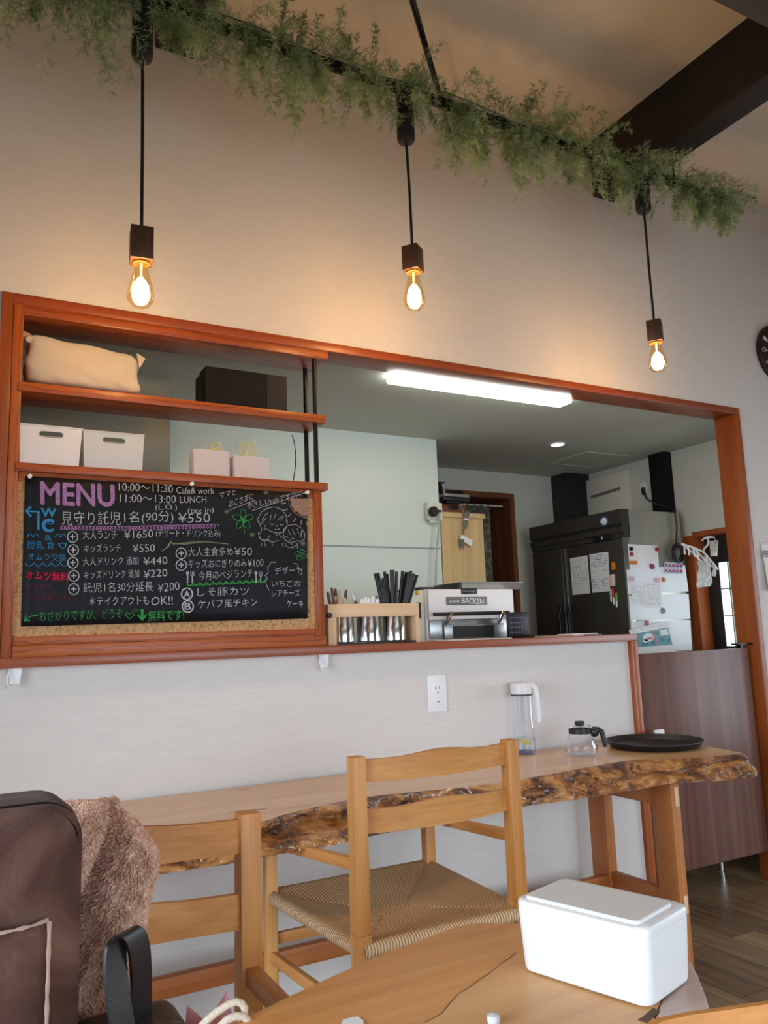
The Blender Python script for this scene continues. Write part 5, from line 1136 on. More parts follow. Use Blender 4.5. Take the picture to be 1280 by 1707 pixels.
# ------------------------------------------------------------------ chairs
def rush_mat():
    mt, nt, N, L, P = newmat('woven rush'); uv = N.new('ShaderNodeUVMap'); uv.uv_map = 'uv'
    sp = N.new('ShaderNodeSeparateXYZ'); L.new(uv.outputs[0], sp.inputs[0])
    n = N.new('ShaderNodeTexNoise'); n.inputs['Scale'].default_value = 40; n.inputs['Detail'].default_value = 3; L.new(uv.outputs[0], n.inputs['Vector'])
    ma = N.new('ShaderNodeMath'); ma.operation = 'MULTIPLY_ADD'; ma.inputs[1].default_value = 2*PI/.0088; L.new(sp.outputs[0], ma.inputs[0])
    nm = N.new('ShaderNodeMath'); nm.operation = 'MULTIPLY'; nm.inputs[1].default_value = 1.6; L.new(n.outputs['Fac'], nm.inputs[0]); L.new(nm.outputs[0], ma.inputs[2])
    sn = N.new('ShaderNodeMath'); sn.operation = 'SINE'; L.new(ma.outputs[0], sn.inputs[0])
    mr = N.new('ShaderNodeMapRange'); mr.inputs[1].default_value = -1; L.new(sn.outputs[0], mr.inputs[0])
    r = ramp(N, [(.0, srgb(160, 116, 74)), (.3, srgb(214, 166, 114)), (.75, srgb(236, 194, 144)), (1, srgb(244, 210, 166))]); L.new(mr.outputs[0], r.inputs['Fac'])
    n3 = N.new('ShaderNodeTexNoise'); n3.inputs['Scale'].default_value = 300; L.new(uv.outputs[0], n3.inputs['Vector'])
    mx = N.new('ShaderNodeMix'); mx.data_type = 'RGBA'; mx.blend_type = 'MULTIPLY'; mx.inputs[0].default_value = .25; L.new(r.outputs[0], mx.inputs[6]); L.new(n3.outputs['Fac'], mx.inputs[7])
    L.new(mx.outputs[2], P.inputs['Base Color']); P.inputs['Roughness'].default_value = .6
    b = N.new('ShaderNodeBump'); b.inputs['Strength'].default_value = .9; b.inputs['Distance'].default_value = .004; L.new(mr.outputs[0], b.inputs['Height']); L.new(b.outputs[0], P.inputs['Normal']); return mt
M['rush'] = rush_mat()
HB, HF, DP = .246, .285, .535      # half width at the back posts, at the front legs, depth (local +Y = where the sitter looks)
SZ = .40
def make_chair(label, base, rotz, group=None):
    t = thing('dining_chair', label, 'chair', base, group, rotz); W[t] = Vector((0, 0, FLOOR))
    b = lambda g, name, mat: g.build(name, mat, t)
    for s_ in (-1, 1):
        x = s_*HB
        b(G().hexa([(x-.017, -.02, FLOOR), (x+.017, -.02, FLOOR), (x+.017, .016, FLOOR), (x-.017, .016, FLOOR), (x-.02, -.022, .42), (x+.02, -.022, .42), (x+.02, .02, .42), (x-.02, .02, .42)], 0)
          .hexa([(x-.02, -.022, .42), (x+.02, -.022, .42), (x+.02, .02, .42), (x-.02, .02, .42), (x-.019, -.019, .85), (x+.019, -.019, .85), (x+.019, .019, .85), (x-.019, .019, .85)], .002), 'leg', M['oak_z'])
        xf_ = s_*HF
        b(G().box(xf_-.018, xf_+.018, DP-.018, DP+.018, FLOOR, .545, .003), 'leg', M['oak_z'])
        # arm rail, side stretcher
        p0, p1 = Vector((x, .018, .583)), Vector((xf_, DP+.03, .538)); d = (p1-p0); sd = Vector((.013, 0, 0))
        b(G().hexa([p0-sd-Vector((0, 0, .015)), p0+sd-Vector((0, 0, .015)), p1+sd-Vector((0, 0, .013)), p1-sd-Vector((0, 0, .013)), p0-sd+Vector((0, 0, .015)), p0+sd+Vector((0, 0, .015)), p1+sd+Vector((0, 0, .013)), p1-sd+Vector((0, 0, .013))], .003), 'arm', M['oak_y'])
        p0, p1 = Vector((x, 0, .215)), Vector((xf_, DP, .215)); sd = Vector((.009, 0, 0)); up = Vector((0, 0, .016))
        b(G().hexa([p0-sd-up, p0+sd-up, p1+sd-up, p1-sd-up, p0-sd+up, p0+sd+up, p1+sd+up, p1-sd+up], .002), 'stretcher', M['oak_y'])
    b(G().box(-HF, HF, DP-.009, DP+.009, .245, .277, .002), 'stretcher', M['oak_x']); b(G().box(-HB, HB, -.008, .008, .155, .185, .002), 'stretcher', M['oak_x'])
    # slats: bowed back in plan, crested top edge
    for z0, z1 in ((.779, .842), (.653, .717)):
        g = G(); n = 28; th = .013; vs = []
        for i in range(n+1):
            u = -1+2*i/n; x = u*(HB-.012); y = -.030*(1-u*u)+.004
            zt_ = z1-.001+.014*(math.exp(-(u/.42)**2))-.004*(1-u*u); zb_ = z0+.004-.002*(1-u*u)
            vs += [(x, y-th/2, zb_), (x, y+th/2, zb_), (x, y+th/2, zt_), (x, y-th/2, zt_)]
        fs = []
        for i in range(n):
            for k_ in range(4): fs.append((4*i+k_, 4*i+(k_+1) % 4, 4*i+4+(k_+1) % 4, 4*i+4+k_))
        fs += [(3, 2, 1, 0), (4*n, 4*n+1, 4*n+2, 4*n+3)]; g.add(vs, fs, True); b(g, 'slat', M['oak_x'])
    # rush seat: four sectors wrapped over the rails
    cor = [Vector((-HB, -.012, 0)), Vector((HB, -.012, 0)), Vector((HF, DP+.012, 0)), Vector((-HF, DP+.012, 0))]
    cen = [Vector((-.035, DP*.5, 0)), Vector((.035, DP*.5, 0))]
    g = G(); g.uv = []; sectors = ((0, 1, cen[0], cen[1]), (1, 2, cen[1], cen[1]), (2, 3, cen[1], cen[0]), (3, 0, cen[0], cen[0]))
    prof = []          # (inward fraction, z, outward)
    for k_ in range(9):
        a = -PI*.62+PI*1.12*k_/8; prof.append((0, SZ-.017+.019*math.sin(a), .019*math.cos(a)))
    for f in (.06, .14, .25, .4, .55, .7, .85, 1.0): prof.append((f, SZ+.002-.030*math.sin(min(1, f)*PI/2)**.8, 0))
    for ia, ib, ca, cb_ in sectors:
        A_, B_ = cor[ia], cor[ib]; ed = (B_-A_); L_ = ed.length; out = Vector((ed.y, -ed.x, 0)).normalized(); nu = 40
        base_i = len(g.v); vs = []; uvs = []
        for f, z, o_ in prof:
            for i in range(nu+1):
                u = i/nu; p = A_.lerp(B_, u).lerp(ca.lerp(cb_, u), f)+out*o_*(1 if 0 < u < 1 else .8); p.z = z-(.0035*math.exp(-(min(u, 1-u)/.035)**2) if 0 < f < 1 else 0)
                vs.append(p); uvs.append((p.dot(ed/L_), p.dot(out)+z))
        fs = [(j*(nu+1)+i, j*(nu+1)+i+1, (j+1)*(nu+1)+i+1, (j+1)*(nu+1)+i) for j in range(len(prof)-1) for i in range(nu)]
        g.add(vs, fs, True); g.uv += [[uvs[i] for i in f] for f in fs]
    b(g, 'seat', M['rush'])
    return t
make_chair('wooden dining chair with a woven rush seat, pushed up to the live-edge slab table', (1.198, 1.922, FLOOR), 0)
make_chair('wooden dining chair with a brown fleece hung over its back, facing the near table', (.2485, 1.442, FLOOR), PI)

# ------------------------------------------------------------------ things on the wall table
# water jug
pj = onZ(884, 1258, ZT); jx, jy = pj.x+.008, pj.y+.045
jt = onY(880, 1137, jy).z; r_ = .047
t = thing('water_jug', 'tall clear water jug with a white lid on the wall table', 'jug', (jx, jy, ZT))
hb = jt-.052
G().lathe([(0, ZT+.001), (r_*.94, ZT+.001), (r_, ZT+.012), (r_, ZT+.07), (r_*.985, ZT+.14), (r_*.965, hb), (r_*.96, hb+.002)], (jx, jy, 0), 40).build('body', M['jugglass'], t)
G().lathe([(0, ZT+.006), (r_*.90, ZT+.006), (r_*.95, ZT+.016), (r_*.95, ZT+.066), (0, ZT+.066)], (jx, jy, 0), 36).build('water', M['water'], t)
G().lathe([(0, ZT+.0045), (r_*.86, ZT+.0045), (r_*.9, ZT+.010), (0, ZT+.012)], (jx, jy, 0), 30).build('base_ring', frosted('violet jug base', (170, 160, 226), .45, .2), t, label='violet tinted base')
lid = G().lathe([(0, jt), (r_*.95, jt-.001), (r_*.99, jt-.006), (r_*.99, hb+.012), (r_*.965, hb), (0, hb)], (jx, jy, 0), 40).build('lid', plain('white jug lid', (226, 226, 226), .4), t)
G().lathe([(r_*.975, hb-.001), (r_*.995, hb+.001), (r_*.995, hb+.004), (r_*.975, hb+.006)], (jx, jy, 0), 40).build('gasket', plain('dark gasket', (66, 66, 76), .5), lid)
hd = Vector((.72, -.69, 0)).normalized(); P0 = Vector((jx, jy, 0))
hdp = [P0+hd*.02+Vector((0, 0, jt-.012)), P0+hd*.048+Vector((0, 0, jt-.012)), P0+hd*.060+Vector((0, 0, jt-.022)), P0+hd*.064+Vector((0, 0, jt-.06)), P0+hd*.067+Vector((0, 0, jt-.12)), P0+hd*.067+Vector((0, 0, jt-.165))]
G().tube(hdp, [.011, .012, .012, .012, .011, .010], 14).build('handle', plain('white jug handle', (232, 232, 232), .35), lid)
random.seed(2)
g = G(); g.lathe([(0, 0), (.022, .0), (.022, .004), (0, .004)], (jx-.005, jy-.01, ZT+.047), 20, Matrix.Rotation(.5, 4, 'X')); tag(recenter(g.build('lemon_slice', plain('lemon slice', (222, 208, 110), .5), recalc=True)), 'lemon slice floating in the clear water jug', 'lemon slice')
# glass coffee server
pp = onZ(977, 1262, ZT); tx_, ty_ = pp.x+.022, pp.y+.05
top = onY(975, 1201, ty_).z; H_ = top-ZT; R0 = .067
t = thing('coffee_server', 'glass coffee server with a black collar and handle, half full of water', 'server', (tx_, ty_, ZT))
prof = [(0, ZT+.001), (R0*.78, ZT+.001), (R0*.95, ZT+.008), (R0, ZT+.025), (R0*.97, ZT+.042), (R0*.80, ZT+.07), (R0*.655, ZT+H_*.66), (R0*.63, ZT+H_*.70), (R0*.66, ZT+H_*.86), (R0*.70, ZT+H_*.90)]
G().lathe(prof, (tx_, ty_, 0), 44).build('body', M['glass'], t)
zw = ZT+.043; G().lathe([(0, ZT+.004), (R0*.76, ZT+.004), (R0*.93, ZT+.010), (R0*.975, ZT+.026), (R0*.945, zw), (0, zw)], (tx_, ty_, 0), 40).build('water', M['water'], t)
G().lathe([(R0*.645, ZT+H_*.64), (R0*.70, ZT+H_*.64), (R0*.70, ZT+H_*.78), (R0*.66, ZT+H_*.78)], (tx_, ty_, 0), 40).build('collar', M['black'], t, label='black collar')
ld = G().lathe([(0, ZT+H_*.86), (R0*.60, ZT+H_*.86), (R0*.62, ZT+H_*.91), (0, ZT+H_*.92)], (tx_, ty_, 0), 36).build('lid', M['glass'], t)
G().lathe([(0, ZT+H_*.84), (R0*.28, ZT+H_*.88), (R0*.30, ZT+H_*.98), (R0*.26, ZT+H_*1.0), (0, ZT+H_*1.0)], (tx_, ty_, 0), 24).build('lid_knob', M['black'], ld, label='black lid knob')
hd = Vector((.74, -.67, 0)).normalized(); P0 = Vector((tx_, ty_, 0))
G().tube([P0+hd*.045+Vector((0, 0, ZT+H_*.70)), P0+hd*.062+Vector((0, 0, ZT+H_*.68)), P0+hd*.075+Vector((0, 0, ZT+H_*.66))], [.018, .022, .012], 12).tube([P0+hd*.05+Vector((0, 0, ZT+H_*.74)), P0+hd*.072+Vector((0, 0, ZT+H_*.75)), P0+hd*.086+Vector((0, 0, ZT+H_*.68)), P0+hd*.093+Vector((0, 0, ZT+H_*.45)), P0+hd*.096+Vector((0, 0, ZT+H_*.24))], [.011, .011, .011, .010, .008], 12).build('handle', M['black'], t, label='black handle')
# round tray and the white thing behind it
p0 = onZ(1090, 1262-4, ZT); pl_, pr_ = onZ(1010, 1237, ZT+.015), onZ(1174, 1240, ZT+.015)
trx, try_ = (pl_.x+pr_.x)/2, (pl_.y+pr_.y)/2; rt = (pr_-pl_).length/2*1.0
t = thing('round_tray', 'round black serving tray at the right end of the wall table', 'tray', (trx, try_, ZT))
G().lathe([(0, ZT+.002), (rt*.88, ZT+.002), (rt*.91, ZT+.004), (rt*.985, ZT+.024), (rt, ZT+.026), (rt, ZT+.030), (rt*.975, ZT+.030), (rt*.90, ZT+.010), (rt*.88, ZT+.007), (0, ZT+.007)], (trx, try_, 0), 72).build('tray', plain('black rubber tray', (30, 29, 32), .5), t)
pq = onY(1100, 1220, try_+rt+.012); g = G().box(pq.x-.03, pq.x+.03, pq.y, pq.y+.012, ZT, pq.z+.010, .002); tag(recenter(g.build('white_card', M['white_matte'])), 'little white card standing behind the round black tray', 'card')

# ------------------------------------------------------------------ near table with the white box
ZN = .64
def nt_wood(name, cols, rough=.38):
    return wood(name, *cols, 0, rough, cross=10, along=1.4, coat=.0, bands=2.2, fmul=.22)
P_ = lambda x, y: onZ(x, y, ZN)
crack = [P_(900, 1560), P_(848, 1598), P_(800, 1632), P_(765, 1655), P_(735, 1690), P_(690, 1712)]
far = [Vector((-.30, .985, ZN)), Vector((0, 1.045, ZN)), Vector((.2, 1.095, ZN)), P_(405, 1700), P_(440, 1682), P_(480, 1662), P_(560, 1625), P_(640, 1590), P_(760, 1545), P_(800, 1538), P_(870, 1540)]
TH = .04
dirc = (crack[-1]-crack[0]).normalized()
c_end = crack[-1]+dirc*.75
right = [P_(1150, 1596), P_(1163, 1622), P_(1176, 1655), P_(1183, 1680)]
t = thing('near_table', 'honey wooden slab table in the foreground carrying the white box', 'table', (.5, .75, FLOOR))
poly = far+[crack[0]]+crack[1:]+[c_end, Vector((-.32, .52, ZN))]
g = G(); g.prism(poly, (0, 0, -TH)); A1 = g.build('plank', nt_wood('near plank far', ((192, 126, 60), (212, 148, 80), (226, 168, 102))), t, label='orange-brown far plank')
e0 = P_(1060, 1705); 
sap = [P_(1000, 1640), P_(1080, 1690), P_(1094, 1682)]
kn = P_(1090, 1693)
poly2 = [far[-1], P_(960, 1552), P_(1080, 1572), right[0]-Vector((.03, 0, 0)), kn, kn+(right[-1]-right[1])*2.2, c_end+Vector((.2, -.25, 0)), c_end]+crack[::-1]
g = G(); g.prism(poly2, (0, 0, -TH)); g.build('plank', nt_wood('near plank pale', ((198, 142, 84), (216, 162, 102), (228, 180, 124))), t, label='paler near plank')
poly3 = [right[0]-Vector((.03, 0, 0))]+right+[right[-1]+(right[-1]-right[-2])*1.0, right[-1]+(right[-1]-right[-2])*4, kn+(right[-1]-right[1])*2.2, kn]
g = G(); g.prism(poly3, (0, 0, -TH), .006, 2, smooth=True); g.build('sapwood_edge', nt_wood('pale sapwood', ((190, 160, 146), (214, 190, 178), (226, 206, 196))), t, label='pale barky edge')
g = G(); stroke(g, [(848+s_, 1598+q_) for s_, q_ in ((12, -10), (0, 0), (-14, 8), (-24, 17), (-36, 26), (-48, 34), (-66, 47), (-84, 58), (-97, 72), (-113, 92), (-140, 106))], .0011, plane=lambda x, y: onZ(x, y, ZN+.0006))
stroke(g, [(1094, 1682), (1086, 1690), (1078, 1697), (1070, 1702)], .012, plane=lambda x, y: onZ(x, y, ZN+.0006)); g.build('crack', plain('dark crack near', (92, 62, 42), .8), t)
for x, y in ((-.18, .90), (.78, .98)): G().box(x-.035, x+.035, y-.035, y+.035, FLOOR, ZN-TH, .004).build('leg', M['trestle_z'], t)
# white box
A_ = onZ(861, 1618, ZN); B_ = onZ(1086, 1690, ZN); A_.z = 0; B_.z = 0; ln = (B_-A_).normalized(); wn = Vector((-ln.y, ln.x, 0))
if wn.x < 0: wn = -wn
Lb, Wb, Hb = (B_-A_).length, .143, .105
t = thing('white_box', 'white plastic wet-wipes box with rounded corners on the near table', 'box', A_+ln*Lb/2+wn*Wb/2+Vector((0, 0, ZN)))
Mx = Matrix(((ln.x, wn.x, 0, A_.x), (ln.y, wn.y, 0, A_.y), (0, 0, 1, 0), (0, 0, 0, 1)))
def rrect(x0, x1, y0, y1, r, k_=7):
    pts = []
    for cx_, cy_, a0 in ((x1-r, y1-r, 0), (x0+r, y1-r, 90), (x0+r, y0+r, 180), (x1-r, y0+r, 270)):
        for i in range(k_): a = math.radians(a0+90*i/(k_-1)); pts.append((cx_+r*math.cos(a), cy_+r*math.sin(a)))
    return pts
def loft(rings, cap0=True, cap1=True):
    g = G(); n = len(rings[0]); vs = [Mx @ Vector(p) for r_ in rings for p in r_]
    fs = [(j*n+i, j*n+(i+1) % n, (j+1)*n+(i+1) % n, (j+1)*n+i) for j in range(len(rings)-1) for i in range(n)]
    if cap0: fs.append(list(range(n))[::-1])
    if cap1: fs.append([(len(rings)-1)*n+i for i in range(n)])
    return g.add(vs, fs, True)
ring = lambda d, z, r: [(x, y, z) for x, y in rrect(d, Lb-d, d, Wb-d, r)]
M['box'] = plain('white box plastic', (228, 227, 226), .34, spec=.4)
loft([ring(.010, ZN+.0005, .014), ring(.006, ZN+.003, .018), ring(.004, ZN+.010, .02), ring(.0, ZN+Hb-.014, .02)]).build('body', M['box'], t)
loft([ring(.0008, ZN+Hb-.0145, .02), ring(.0002, ZN+Hb-.012, .02), ring(.0002, ZN+Hb-.006, .02), ring(.002, ZN+Hb-.002, .019), ring(.006, ZN+Hb, .016)]).build('lid', M['box'], t)
rf = lambda d, z, r: [(x, y, z) for x, y in rrect(.014+d, Lb-.016-d, .010+d, Wb-.022-d, r)]
loft([rf(0, ZN+Hb-.001, .010), rf(0, ZN+Hb+.003, .010), rf(.0015, ZN+Hb+.0045, .009)]).build('flap', M['box'], t)
# paper corner, small clear knob at the lower edge
q = [P_(572, 1703), P_(596, 1698), P_(606, 1705), P_(600, 1740), P_(560, 1735)]
g = G().prism(q, (0, 0, .003)); tag(recenter(g.build('white_napkin', M['white_matte'])), 'corner of a white paper napkin on the near table', 'napkin')
p = P_(820, 1706); g = G().lathe([(0, ZN), (.007, ZN), (.009, ZN+.006), (.008, ZN+.012), (0, ZN+.014)], (p.x, p.y-.004, 0), 18); tag(recenter(g.build('clear_bead', plain('pale bead', (216, 220, 226), .15), recalc=True)), 'tiny pale round knob on the near table at the lower edge', 'knob')
# chair at the viewer's side, only its curved top rail shows
zr = .80
rp = [onZ(x, y, zr) for x, y in ((1040, 1760), (1070, 1712), (1100, 1696), (1150, 1686), (1210, 1678), (1280, 1668), (1350, 1664), (1420, 1672))]
t = thing('rail_back_chair', 'wooden chair whose curved top rail crosses the lower right corner', 'chair', (rp[4].x, rp[4].y+.16, FLOOR))
g = G(); vs = []; n = len(rp)
for p in rp:
    for k_ in range(10): a = 2*PI*k_/10; vs.append(p+Vector((0, .011*math.cos(a), -.03+.03*math.sin(a))))
g.add(vs, [(i*10+k_, i*10+(k_+1) % 10, (i+1)*10+(k_+1) % 10, (i+1)*10+k_) for i in range(n-1) for k_ in range(10)]+[list(range(10)), list(range((n-1)*10, n*10))[::-1]], True); g.build('top_rail', wood('orange rail', (176, 104, 40), (200, 126, 54), (214, 144, 70), 0, .5), t, recalc=True)
for p in (rp[1], rp[6]): G().box(p.x-.014, p.x+.014, p.y-.012, p.y+.012, FLOOR, zr-.05, .003).build('leg', M['oak_z'], t)
for p in (rp[1], rp[6]): G().box(p.x-.014, p.x+.014, p.y+.23, p.y+.26, FLOOR, .385, .003).build('leg', M['oak_z'], t)
G().box(rp[1].x-.02, rp[6].x+.02, rp[4].y-.02, rp[4].y+.27, .385, .405, .006).build('seat', M['oak_x'], t)

# ------------------------------------------------------------------ bags and fleece at the lower left
def suede_mat():
    mt, nt, N, L, P = newmat('brown suede'); tc = N.new('ShaderNodeTexCoord')
    n = N.new('ShaderNodeTexNoise'); n.inputs['Scale'].default_value = 7; n.inputs['Detail'].default_value = 6; n.inputs['Distortion'].default_value = .7; L.new(tc.outputs['Object'], n.inputs['Vector'])
    n2 = N.new('ShaderNodeTexNoise'); n2.inputs['Scale'].default_value = 500; n2.inputs['Detail'].default_value = 2; L.new(tc.outputs['Object'], n2.inputs['Vector'])
    r = ramp(N, [(.3, srgb(46, 30, 26)), (.5, srgb(84, 58, 50)), (.72, srgb(132, 100, 88))]); L.new(n.outputs['Fac'], r.inputs['Fac']); L.new(r.outputs[0], P.inputs['Base Color'])
    b = N.new('ShaderNodeBump'); b.inputs['Strength'].default_value = .5; b.inputs['Distance'].default_value = .0015; L.new(n2.outputs['Fac'], b.inputs['Height']); L.new(b.outputs[0], P.inputs['Normal'])
    P.inputs['Roughness'].default_value = .9; P.inputs['Sheen Weight'].default_value = .06; P.inputs['Sheen Roughness'].default_value = .4; P.inputs['Specular IOR Level'].default_value = .15; return mt
M['suede'] = suede_mat()
M['zip'] = plain('dark zip', (36, 28, 26), .85, spec=.15)
YBf, YBb = 1.18, 1.335
bx0, bx1 = -.21, onY(133, 1500, YBf+.02).x
bz0, bz1 = SZ+.002, onY(60, 1338, YBf+.03).z
t = thing('suede_bag', 'brown suede bag with a stitched front pocket standing at the lower left', 'bag', ((bx0+bx1)/2, 1.26, bz0))
def rr2(x0, x1, z0, z1, r, k_=8):
    pts = []
    for cx_, cz_, a0, rr in ((x1-r, z1-r*.9, 0, r), (x0+r, z1-r, 90, r), (x0+.03, z0+.03, 180, .03), (x1-.03, z0+.03, 270, .03)):
        for i in range(k_): a = math.radians(a0+90*i/(k_-1)); pts.append((cx_+rr*math.cos(a), cz_+rr*math.sin(a)*(.9 if a0 == 0 else 1)))
    return pts
def bagloft(levels, mat, name, parent, cap=(True, True)):
    g = G(); vs = []; n = None
    for y, d, r in levels:
        pts = rr2(bx0+d, bx1-d, bz0+d*.4, bz1-d, max(.02, r))
        n = len(pts); 
        for x, z in pts: vs.append((x, y+.004*MN.noise(Vector((x*8, z*8, y*5))), z))
    fs = [(j*n+i, j*n+(i+1) % n, (j+1)*n+(i+1) % n, (j+1)*n+i) for j in range(len(levels)-1) for i in range(n)]
    g.add(vs, fs, True)
    return g, n, vs
# front panel as a puffed grid inside the rounded outline
def outline_panel(y, d, puff, name, mat, nx=40, nz=50):
    x0, x1, z0, z1 = bx0+d, bx1-d, bz0+d*.3, bz1-d; r_ = .05
    g = G(); 
    def f(u, v):
        x = x0+(x1-x0)*u; z = z0+(z1-z0)*v
        # pull corners in
        dx = max(0, abs(u-.5)*2-.76)/.24; dz = max(0, v-.9)/.1
        if dx > 0 and dz > 0:
            l = math.hypot(dx, dz); m_ = max(dx, dz)
            if l > 0: sx_ = m_/l; x = x0+(x1-x0)*(.5+(.38+.12*dx*sx_)*(1 if u > .5 else -1)); z = z0+(z1-z0)*(.9+.1*dz*sx_)
        e_ = (min(u, 1-u, v, 1-v)*2); pf = puff*(1-(1-min(1, e_*2.4))**2)
        return Vector((x, y-pf-.006*MN.noise(Vector((x*9, z*7, 2)))*min(1, e_*3)-.004*MN.noise(Vector((x*24, z*20, 7)))*min(1, e_*3), z))
    g.grid(f, nx, nz); return g.build(name, mat, t)
outline_panel(YBf, .006, .022, 'front_panel', M['suede'])
lv = [(YBf+.000, .006, .05), (YBf+.004, .001, .052), (YBf+.014, .0, .052)]
g, n, vs = bagloft(lv, None, '', None); g.build('front_gusset', M['suede'], t)
lv = [(YBf+.014, .0, .052), (YBf+.016, .004, .05), (YBf+.030, .004, .05), (YBf+.032, .0, .052)]
g, n, vs = bagloft(lv, None, '', None); g.build('zip', M['zip'], t, label='dark zip running round the edge')
lv = [(YBf+.032, .0, .052), (YBf+.06, -.002, .052), (YBb-.02, .0, .052), (YBb, .012, .045)]
g, n, vs = bagloft(lv, None, '', None); g.f.append([3*n+i for i in range(n)]); g.sm.append(True); g.build('gusset', M['suede'], t)
yp = YBf-.03
px1 = onY(80, 1545, yp).x; pzt = onY(80, 1539, yp).z; pzl = onY(0, 1556, yp).z; px0 = -.17
def pock(u, v):
    x = px0+(px1-px0)*u; zt_ = pzl+(pzt-pzl)*max(0, (x-onY(0, 1556, yp).x)/(px1-onY(0, 1556, yp).x)); z = bz0+.03+(zt_-bz0-.03)*v
    e_ = min(u, 1-u)*2; pf = .012*(1-(1-min(1, e_*5))**2); return Vector((x, YBf-.020-pf-.003*MN.noise(Vector((x*20, z*16, 4))), z))
g = G(); g.grid(pock, 26, 26); g.build('front_pocket', M['suede'], t, solid=.003)
fr = plain('cream raw edge', (180, 150, 132), .95)
g = G(); random.seed(5)
pts = [pock(1, v/30)+Vector((.002, -.005+.002*math.sin(v*1.7), 0)) for v in range(31)]; g.tube(pts, [.0028*(.75+.5*random.random()) for _ in pts], 7)
g.build('pocket_edge', fr, t, label='cream twisted edge of the pocket')
g = G(); pts = [pock(u/30, 1)+Vector((0, -.004, .002)) for u in range(31)]; g.tube(pts, [.0022*(.6+.8*random.random()) for _ in pts], 6); g.build('pocket_edge', fr, t, label='cream frayed top edge of the pocket')
# fleece over the chair back
def fleece_mat():
    mt, nt, N, L, P = newmat('brown fleece'); tc = N.new('ShaderNodeTexCoord')
    n = N.new('ShaderNodeTexNoise'); n.inputs['Scale'].default_value = 60; n.inputs['Detail'].default_value = 3; L.new(tc.outputs['Object'], n.inputs['Vector'])
    r = ramp(N, [(.3, srgb(176, 132, 106)), (.5, srgb(216, 172, 144)), (.72, srgb(238, 204, 180))]); L.new(n.outputs['Fac'], r.inputs['Fac']); L.new(r.outputs[0], P.inputs['Base Color']); P.inputs['Roughness'].default_value = .95; P.inputs['Sheen Weight'].default_value = .4; P.inputs['Specular IOR Level'].default_value = .1; return mt
M['fleece'] = fleece_mat()
t = thing('fleece_blanket', 'fluffy brown fleece draped over the chair back behind the suede bag', 'blanket', (.2, 1.40, .62))
def edgeR(v):       # right silhouette from photo rows, v: 0 top .. 1 bottom
    tab = [(0.0, .272), (.07, .296), (.2, .326), (.28, .330), (.42, .318), (.55, .309), (.7, .306), (.82, .30), (1, .262)]
    return interp(tab, v)
zt0, zb0 = .884, .56
def fl(u, v):
    xl = .085; xr = edgeR(v); x = xl+(xr-xl)*u; z = zt0+(zb0-zt0)*v
    topc = .012*math.sin(PI*u)*(1-v)-.014*(1-u)*(1-v)
    # folds running down to the left
    xf_ = x+.13*(v-.1)                 # slanted coordinate
    y = 1.385-.020*math.sin((xf_-.29)*62)-.009*math.sin((xf_)*120+v*4)
    y -= .042*math.exp(-((xf_-.285)/.022)**2)*min(1, v*5+.3)      # main ridge
    y += .034*math.exp(-((xf_-.245)/.014)**2)
    edge = min(1, (1-u)*9); y = 1.43-(1.43-y)*math.sqrt(max(0, edge)*(2-min(1, edge))) if edge < 1 else y
    y += .045*max(0, 1-v*9)**2
    return Vector((x, y+.004*MN.noise(Vector((x*30, z*30, 1))), z+topc))
def flback(u, v):
    p = fl(u, v); return Vector((p.x, 1.475+.006*math.sin(p.x*50), max(p.z, .60)))
g = G(); g.grid(fl, 70, 90); g.grid(lambda u, v: fl(u, 0).lerp(flback(u, 0), v)+Vector((0, 0, .012*math.sin(PI*v))), 70, 10); g.grid(lambda u, v: flback(u, v), 40, 30)
g.grid(lambda u, v: fl(1, v).lerp(flback(1, v), u), 8, 90)
g.build('cloth', M['fleece'], t)
random.seed(21)
g = G()
def tuft(p, nrm, ln, wd):
    s_ = Vector((random.uniform(-1, 1), random.uniform(-1, 1), random.uniform(-1, 1))); s_ = (s_-nrm*s_.dot(nrm)).normalized()*wd
    s2 = nrm.cross(s_)
    bend = Vector((random.uniform(-.5, .5), -.1, -.75+random.uniform(-.3, .3)))*ln
    tip = p+nrm*ln*.75+bend*.7; mid = p+nrm*ln*.55+bend*.2
    i = len(g.v); g.v += [p+s_, p-s_*.5+s2*.87, p-s_*.5-s2*.87, mid+s_*.9, mid-s_*.45+s2*.78, mid-s_*.45-s2*.78, tip]
    for a, b, c_ in ((0, 1, 3), (1, 2, 4), (2, 0, 5)): pass
    g.f += [[i, i+1, i+4, i+3], [i+1, i+2, i+5, i+4], [i+2, i, i+3, i+5], [i+3, i+4, i+6], [i+4, i+5, i+6], [i+5, i+3, i+6]]; g.sm += [True]*6
def scatter(fn, count, flip=1):
    for _ in range(count):
        u, v = random.random(), random.random(); e_ = .004
        p = fn(u, v); du = fn(min(1, u+e_), v)-fn(max(0, u-e_), v); dv = fn(u, min(1, v+e_))-fn(u, max(0, v-e_))
        nn = du.cross(dv)
        if nn.length < 1e-12: continue
        nn = nn.normalized()*flip; tuft(p, nn, random.uniform(.006, .011), random.uniform(.0011, .0019))
tst = (fl(.51, .5)-fl(.5, .5)).cross(fl(.5, .51)-fl(.5, .5)); fsgn = 1 if tst.y < 0 else -1
scatter(fl, 13000, fsgn)
top_fn = lambda u, v: fl(u, 0).lerp(flback(u, 0), v)+Vector((0, 0, .012*math.sin(PI*v)))
tst = (top_fn(.51, .5)-top_fn(.5, .5)).cross(top_fn(.5, .51)-top_fn(.5, .5)); scatter(top_fn, 1800, 1 if tst.z > 0 else -1)
sd_fn = lambda u, v: fl(1, v).lerp(flback(1, v), u)
